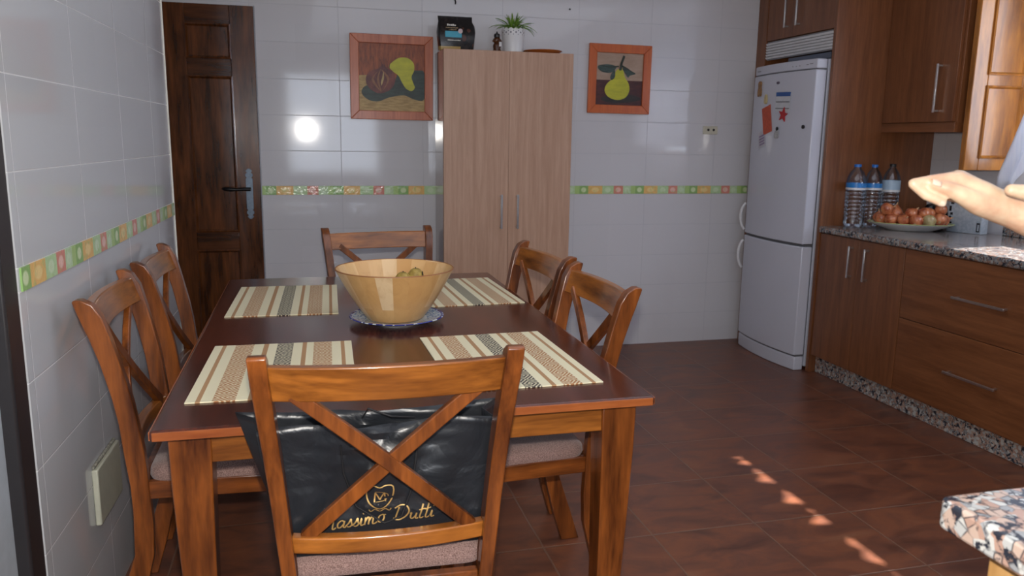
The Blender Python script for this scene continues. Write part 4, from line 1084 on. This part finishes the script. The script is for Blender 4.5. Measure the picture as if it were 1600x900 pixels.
# ------------------------------------------------------------------ near peninsula
pn = thing('peninsula', 'breakfast peninsula with a thick granite slab in the near corner', 'counter', (0, 0, 0))
def rounded(x0, x1, y0, y1, r, z):
    p = [];
    for k in range(7):
        a = R_(90 + 90 * k / 6); p.append((x0 + r + r * cos(a), y1 - r + r * sin(a), z))
    return p + [(x0, y0, z), (x1, y0, z), (x1, y1, z)]
MB().sweep([rounded(.806, 1.27, -.9, .826, .018, .828), rounded(.806, 1.27, -.9, .826, .018, .870)]).build('worktop', granite('pink and grey granite near', 70), pn, .006, seg=3, label='thick granite slab')
box('side_panel', M['blond'], .848, 1.235, -.88, .772, .002, .827, pn, .003)

# ------------------------------------------------------------------ the hand
def P3(u, v, d):   # a point given by its bearing from the photographer's eye and distance, worked out once in metres
    return CAM + (fwd * 1241.7 + r2 * (u - 800) - u2 * (v - 450)) / 1241.7 * d
per = thing('person', 'person with bare forearms over the peninsula, pale hand with index finger bent', 'person', tuple(P3(1500, 300, 1.1)))
def limb(b, pts):
    """rounded tapering limb through (position, radius) joints"""
    for (p, ra), (q, rb) in zip(pts, pts[1:]):
        p, q = Vector(p), Vector(q); d = (q - p); L = d.length; d.normalize()
        x = d.orthogonal().normalized(); y = d.cross(x); rings = []
        for k in range(7): a = -pi / 2 + pi / 2 * k / 6.0; rings.append((p + d * ra * sin(a), max(ra * cos(a), 1e-4)))
        for k in range(7): a = pi / 2 * k / 6.0; rings.append((q + d * rb * sin(a), max(rb * cos(a), 1e-4)))
        rr = [[c_ + (x * cos(2 * pi * i / 16) + y * sin(2 * pi * i / 16)) * r_ for i in range(16)] for c_, r_ in rings]
        vs = [[b.bm.verts.new(v) for v in r_] for r_ in rr]
        for a_, c_ in zip(vs, vs[1:]):
            for i in range(16): b.bm.faces.new((a_[i], a_[(i + 1) % 16], c_[(i + 1) % 16], c_[i]))
        b.bm.faces.new(vs[0][::-1]); b.bm.faces.new(vs[-1])
O = per.location.copy()
def h3(u, v, c, r=None):   # c: metres further from the camera
    p = P3(u, v, 1.1 + c) - O
    return p if r is None else (p, r)
hb_ = MB()
wr_, el = h3(1572, 326, .022), h3(1830, 430, .03)
limb(hb_, [h3(1572, 326, .014, .023), h3(1640, 352, .014, .029), h3(1760, 395, .02, .037), h3(1860, 430, .03, .039)])
limb(hb_, [h3(1572, 326, .034, .022), h3(1640, 350, .036, .028), h3(1760, 393, .035, .036), h3(1860, 430, .03, .039)])
MC = [(1497, 281, .000), (1499, 279, .021), (1503, 283, .041), (1509, 290, .058)]
limb(hb_, [h3(1508, 283, .010, .011), h3(1496, 271.5, .010, .0062)])      # knuckles
for i, (u, v, c) in enumerate(MC):
    limb(hb_, [h3(1570, 322 + i, .012 + .010 * i, .019), h3(1532, 300 + i, .004 + .018 * i, .0165), h3(u, v, c, .0125)])
    limb(hb_, [h3(1565, 330, .012 + .010 * i, .018), h3(1525, 309, .006 + .017 * i, .014)])
# index: out to the middle joint, then folded back under
limb(hb_, [h3(1498, 281, 0, .0125), h3(1460, 282, -.002, .0088), h3(1427, 286.5, -.002, .0070)])
limb(hb_, [h3(1427, 288, -.002, .0068), h3(1447, 305, -.003, .0072)]); limb(hb_, [h3(1447, 305, -.003, .0072), h3(1471, 315, -.003, .0070)])
for (u, v, c), (a1, a2, b1, b2, c1, c2) in zip(MC[1:], ((1455, 285, 1468, 298, 1488, 307), (1462, 289, 1472, 302, 1492, 309), (1474, 294, 1482, 305, 1500, 311))):
    limb(hb_, [h3(u, v, c, .0122), h3(a1, a2, c, .0092)]); limb(hb_, [h3(a1, a2, c, .009), h3(b1, b2, c - .002, .0082)]); limb(hb_, [h3(b1, b2, c - .002, .0082), h3(c1, c2, c - .002, .0074)])
# thumb leaves the side of the palm near the wrist and presses against the index finger
limb(hb_, [h3(1575, 330, .016, .022), h3(1530, 317, .002, .0175), h3(1500, 303, -.008, .0125)]); limb(hb_, [h3(1500, 303, -.008, .0125), h3(1479, 294, -.010, .0096), h3(1458, 288.5, -.008, .0066)])
hd_ = hb_
def skin_mat():
    s = N('skin'); n = s.noise(s.mapped(), 24, 3); n2 = s.noise(s.mapped(), 160, 2)
    s.col(s.ramp(n, [(.32, (.50, .28, .18)), (.55, (.60, .42, .28)), (.72, (.66, .50, .33))])); s.set(Roughness=.42, Subsurface_Weight=.12, Subsurface_Scale=.01)
    s.b.inputs['Subsurface Radius'].default_value = (1, .35, .2); s.bump(n2, .15, .001); return s.m
SK = skin_mat()
def finish(b, name, par, vox=.0019, it=6):
    o_ = b.build(name, SK, par); m1 = o_.modifiers.new('r', 'REMESH'); m1.mode = 'VOXEL'; m1.voxel_size = vox; m1.use_smooth_shade = True
    m2 = o_.modifiers.new('s', 'SMOOTH'); m2.iterations = it; m2.factor = .5; return o_
nail_m = plain('fingernail', (.64, .47, .36), .3)
def nail(c, d, n_, w, l):
    b_ = MB(); d = Vector(d).normalized(); n_ = Vector(n_).normalized(); s2 = d.cross(n_).normalized(); rows = []
    for k in range(7):
        a = k / 6; row = []
        for j in range(7):
            q = -1 + j / 3; row.append(b_.bm.verts.new(Vector(c) + d * l * (a - .5) + s2 * w * .5 * q * (1 - .15 * (2 * a - 1) ** 2) + n_ * (-.25 * w * q * q + .0004 - .0008 * abs(2 * a - 1))))
        rows.append(row)
    for a_, c_ in zip(rows, rows[1:]):
        for j in range(6): b_.bm.faces.new((a_[j], a_[j + 1], c_[j + 1], c_[j]))
    o_ = b_.build('fingernail', nail_m, per); q = o_.modifiers.new('t', 'SOLIDIFY'); q.thickness = .0007; return o_
dn = (h3(1471, 311.5, 0) - h3(1450, 302, 0))
nail(h3(1468, 313.5, -.003) - u2 * .0056 - fwd * .0045, dn, -u2 * 1.0 - fwd * .9, .011, .012)
dt = h3(1455, 291, 0) - h3(1474, 297, 0)
nail(h3(1461, 289, -.0105) - fwd * .0070 + u2 * .004, dt, -fwd * 1 + u2 * .7, .012, .013)
# the other hand, only its finger enters
ob = hb_
limb(ob, [h3(1580, 297, -.036, .0085), h3(1604, 301, -.037, .0110), h3(1645, 306, -.040, .0135), h3(1700, 322, -.046, .020)])
for k in range(3): limb(ob, [h3(1612 + 7 * k, 306 + 3 * k, -.022 + .016 * k, .0085), h3(1650, 312, -.024 + .016 * k, .011), h3(1705, 326, -.040 + .014 * k, .018)])
limb(ob, [h3(1655, 336, -.052, .010), h3(1690, 336, -.052, .013), h3(1720, 332, -.046, .018)])
limb(ob, [h3(1705, 324, -.036, .026), h3(1765, 345, -.036, .025), h3(1900, 420, -.05, .036)])
# the rest of the person stands at the side of the peninsula, facing across it
w_ = lambda x, y, z: Vector((x, y, z)) - O
def wp(x, y, z, r): return (w_(x, y, z), r)
elR = h3(1860, 430, .03); elL = h3(1900, 420, -.05)
PX, PY = 1.475, .80
limb(ob, [(elR, .039), wp(1.435, .985, 1.345, .050), wp(1.47, .90, 1.36, .062)]); limb(ob, [(elL, .037), wp(1.44, .625, 1.345, .050), wp(1.47, .70, 1.36, .062)])
for y in (-.075, 0, .075): limb(ob, [wp(PX, PY + y, 1.33, .085), wp(PX + .02, PY + y * .8, 1.10, .085), wp(PX + .03, PY + y * .9, .90, .095)])
limb(ob, [wp(PX + .005, PY, 1.36, .058), wp(PX - .012, PY, 1.46, .053)])
HX, HZ = PX - .030, 1.545
limb(ob, [wp(HX + .018, PY, HZ + .028, .083), wp(HX - .020, PY, HZ + .020, .072)])            # skull
limb(ob, [wp(HX - .022, PY, HZ + .010, .068), wp(HX - .052, PY, HZ - .070, .032)])            # face to chin
for q in (-1, 1):
    limb(ob, [wp(HX + .020, PY + q * .055, HZ - .030, .026), wp(HX - .045, PY + q * .018, HZ - .078, .020)])   # jaw
    limb(ob, [wp(HX + .010, PY + q * .080, HZ + .012, .010), wp(HX + .016, PY + q * .082, HZ - .020, .007)])   # ear
    limb(ob, [wp(HX - .072, PY + q * .012, HZ + .022, .009), wp(HX - .066, PY + q * .045, HZ + .020, .008)])   # brow
    limb(ob, [wp(HX - .045, PY + q * .034, HZ - .018, .030), wp(HX - .040, PY + q * .024, HZ - .058, .030)])   # cheek
    limb(ob, [wp(HX - .005, PY + q * .048, HZ - .010, .034), wp(HX - .015, PY + q * .034, HZ - .058, .032)])
limb(ob, [wp(HX - .080, PY, HZ + .010, .007), wp(HX - .104, PY, HZ - .026, .009)])            # nose
limb(ob, [wp(HX - .078, PY - .018, HZ - .055, .006), wp(HX - .087, PY, HZ - .055, .008), wp(HX - .078, PY + .018, HZ - .055, .006)])
for q in (-1, 1): limb(ob, [wp(PX + .03, PY + q * .085, .88, .080), wp(PX + .03, PY + q * .095, .48, .052), wp(PX + .035, PY + q * .10, .09, .036)])
finish(ob, 'body', per, .0022, 6)
cl = plain('dark blue knitted cloth', (.03, .05, .10), .85); jn = plain('grey trouser cloth', (.06, .06, .07), .9); hr = plain('dark brown hair', (.03, .016, .009), .55, 0, .5, 60)
def cloth(name, m, parts, vox=.006):
    b_ = MB(); [limb(b_, p) for p in parts]; o_ = b_.build(name, m, per)
    q = o_.modifiers.new('r', 'REMESH'); q.mode = 'VOXEL'; q.voxel_size = vox; q.use_smooth_shade = True; q = o_.modifiers.new('s', 'SMOOTH'); q.iterations = 4; return o_
wrR, wrL = h3(1700, 373, .02), h3(1765, 345, -.036)
cloth('sweater', cl, [[(elR.lerp(wrR, .22), .044), (elR, .048), wp(1.435, .985, 1.345, .062), wp(1.47, .90, 1.365, .074)], [(elL.lerp(wrL, .05), .043), (elL, .046), wp(1.44, .625, 1.345, .062), wp(1.47, .70, 1.365, .074)]]
      + [[wp(PX, PY + y, 1.33, .100), wp(PX + .02, PY + y * .8, 1.10, .102), wp(PX + .03, PY + y * .9, .90, .112)] for y in (-.075, 0, .075)] + [[wp(PX + .004, PY, 1.38, .064), wp(PX, PY, 1.405, .060)]])
cloth('trousers', jn, [[wp(PX + .03, PY + q * .060, .90, .112), wp(PX + .03, PY + q * .085, .80, .098), wp(PX + .03, PY + q * .095, .48, .068), wp(PX + .035, PY + q * .10, .10, .054)] for q in (-1, 1)])
for q in (-1, 1):
    cloth('shoe', M['black'], [[wp(PX + .055, PY + q * .10, .043, .041), wp(PX - .06, PY + q * .105, .037, .035), wp(PX - .13, PY + q * .11, .032, .030)]], .004)
    b_ = MB(); b_.ball(w_(HX - .071, PY + q * .030, HZ + .004), .0115); ey = b_.build('eye', M['white_plastic'], per); b_ = MB(); b_.ball(w_(HX - .0785, PY + q * .030, HZ + .003), .0050); b_.build('iris', hr, ey)
cloth('hair', hr, [[wp(HX + .028, PY, HZ + .042, .086), wp(HX - .008, PY, HZ + .048, .076)], [wp(HX + .045, PY - .03, HZ, .062), wp(HX + .045, PY - .02, HZ - .06, .045)], [wp(HX + .045, PY + .03, HZ, .062), wp(HX + .045, PY + .02, HZ - .06, .045)]], .004)
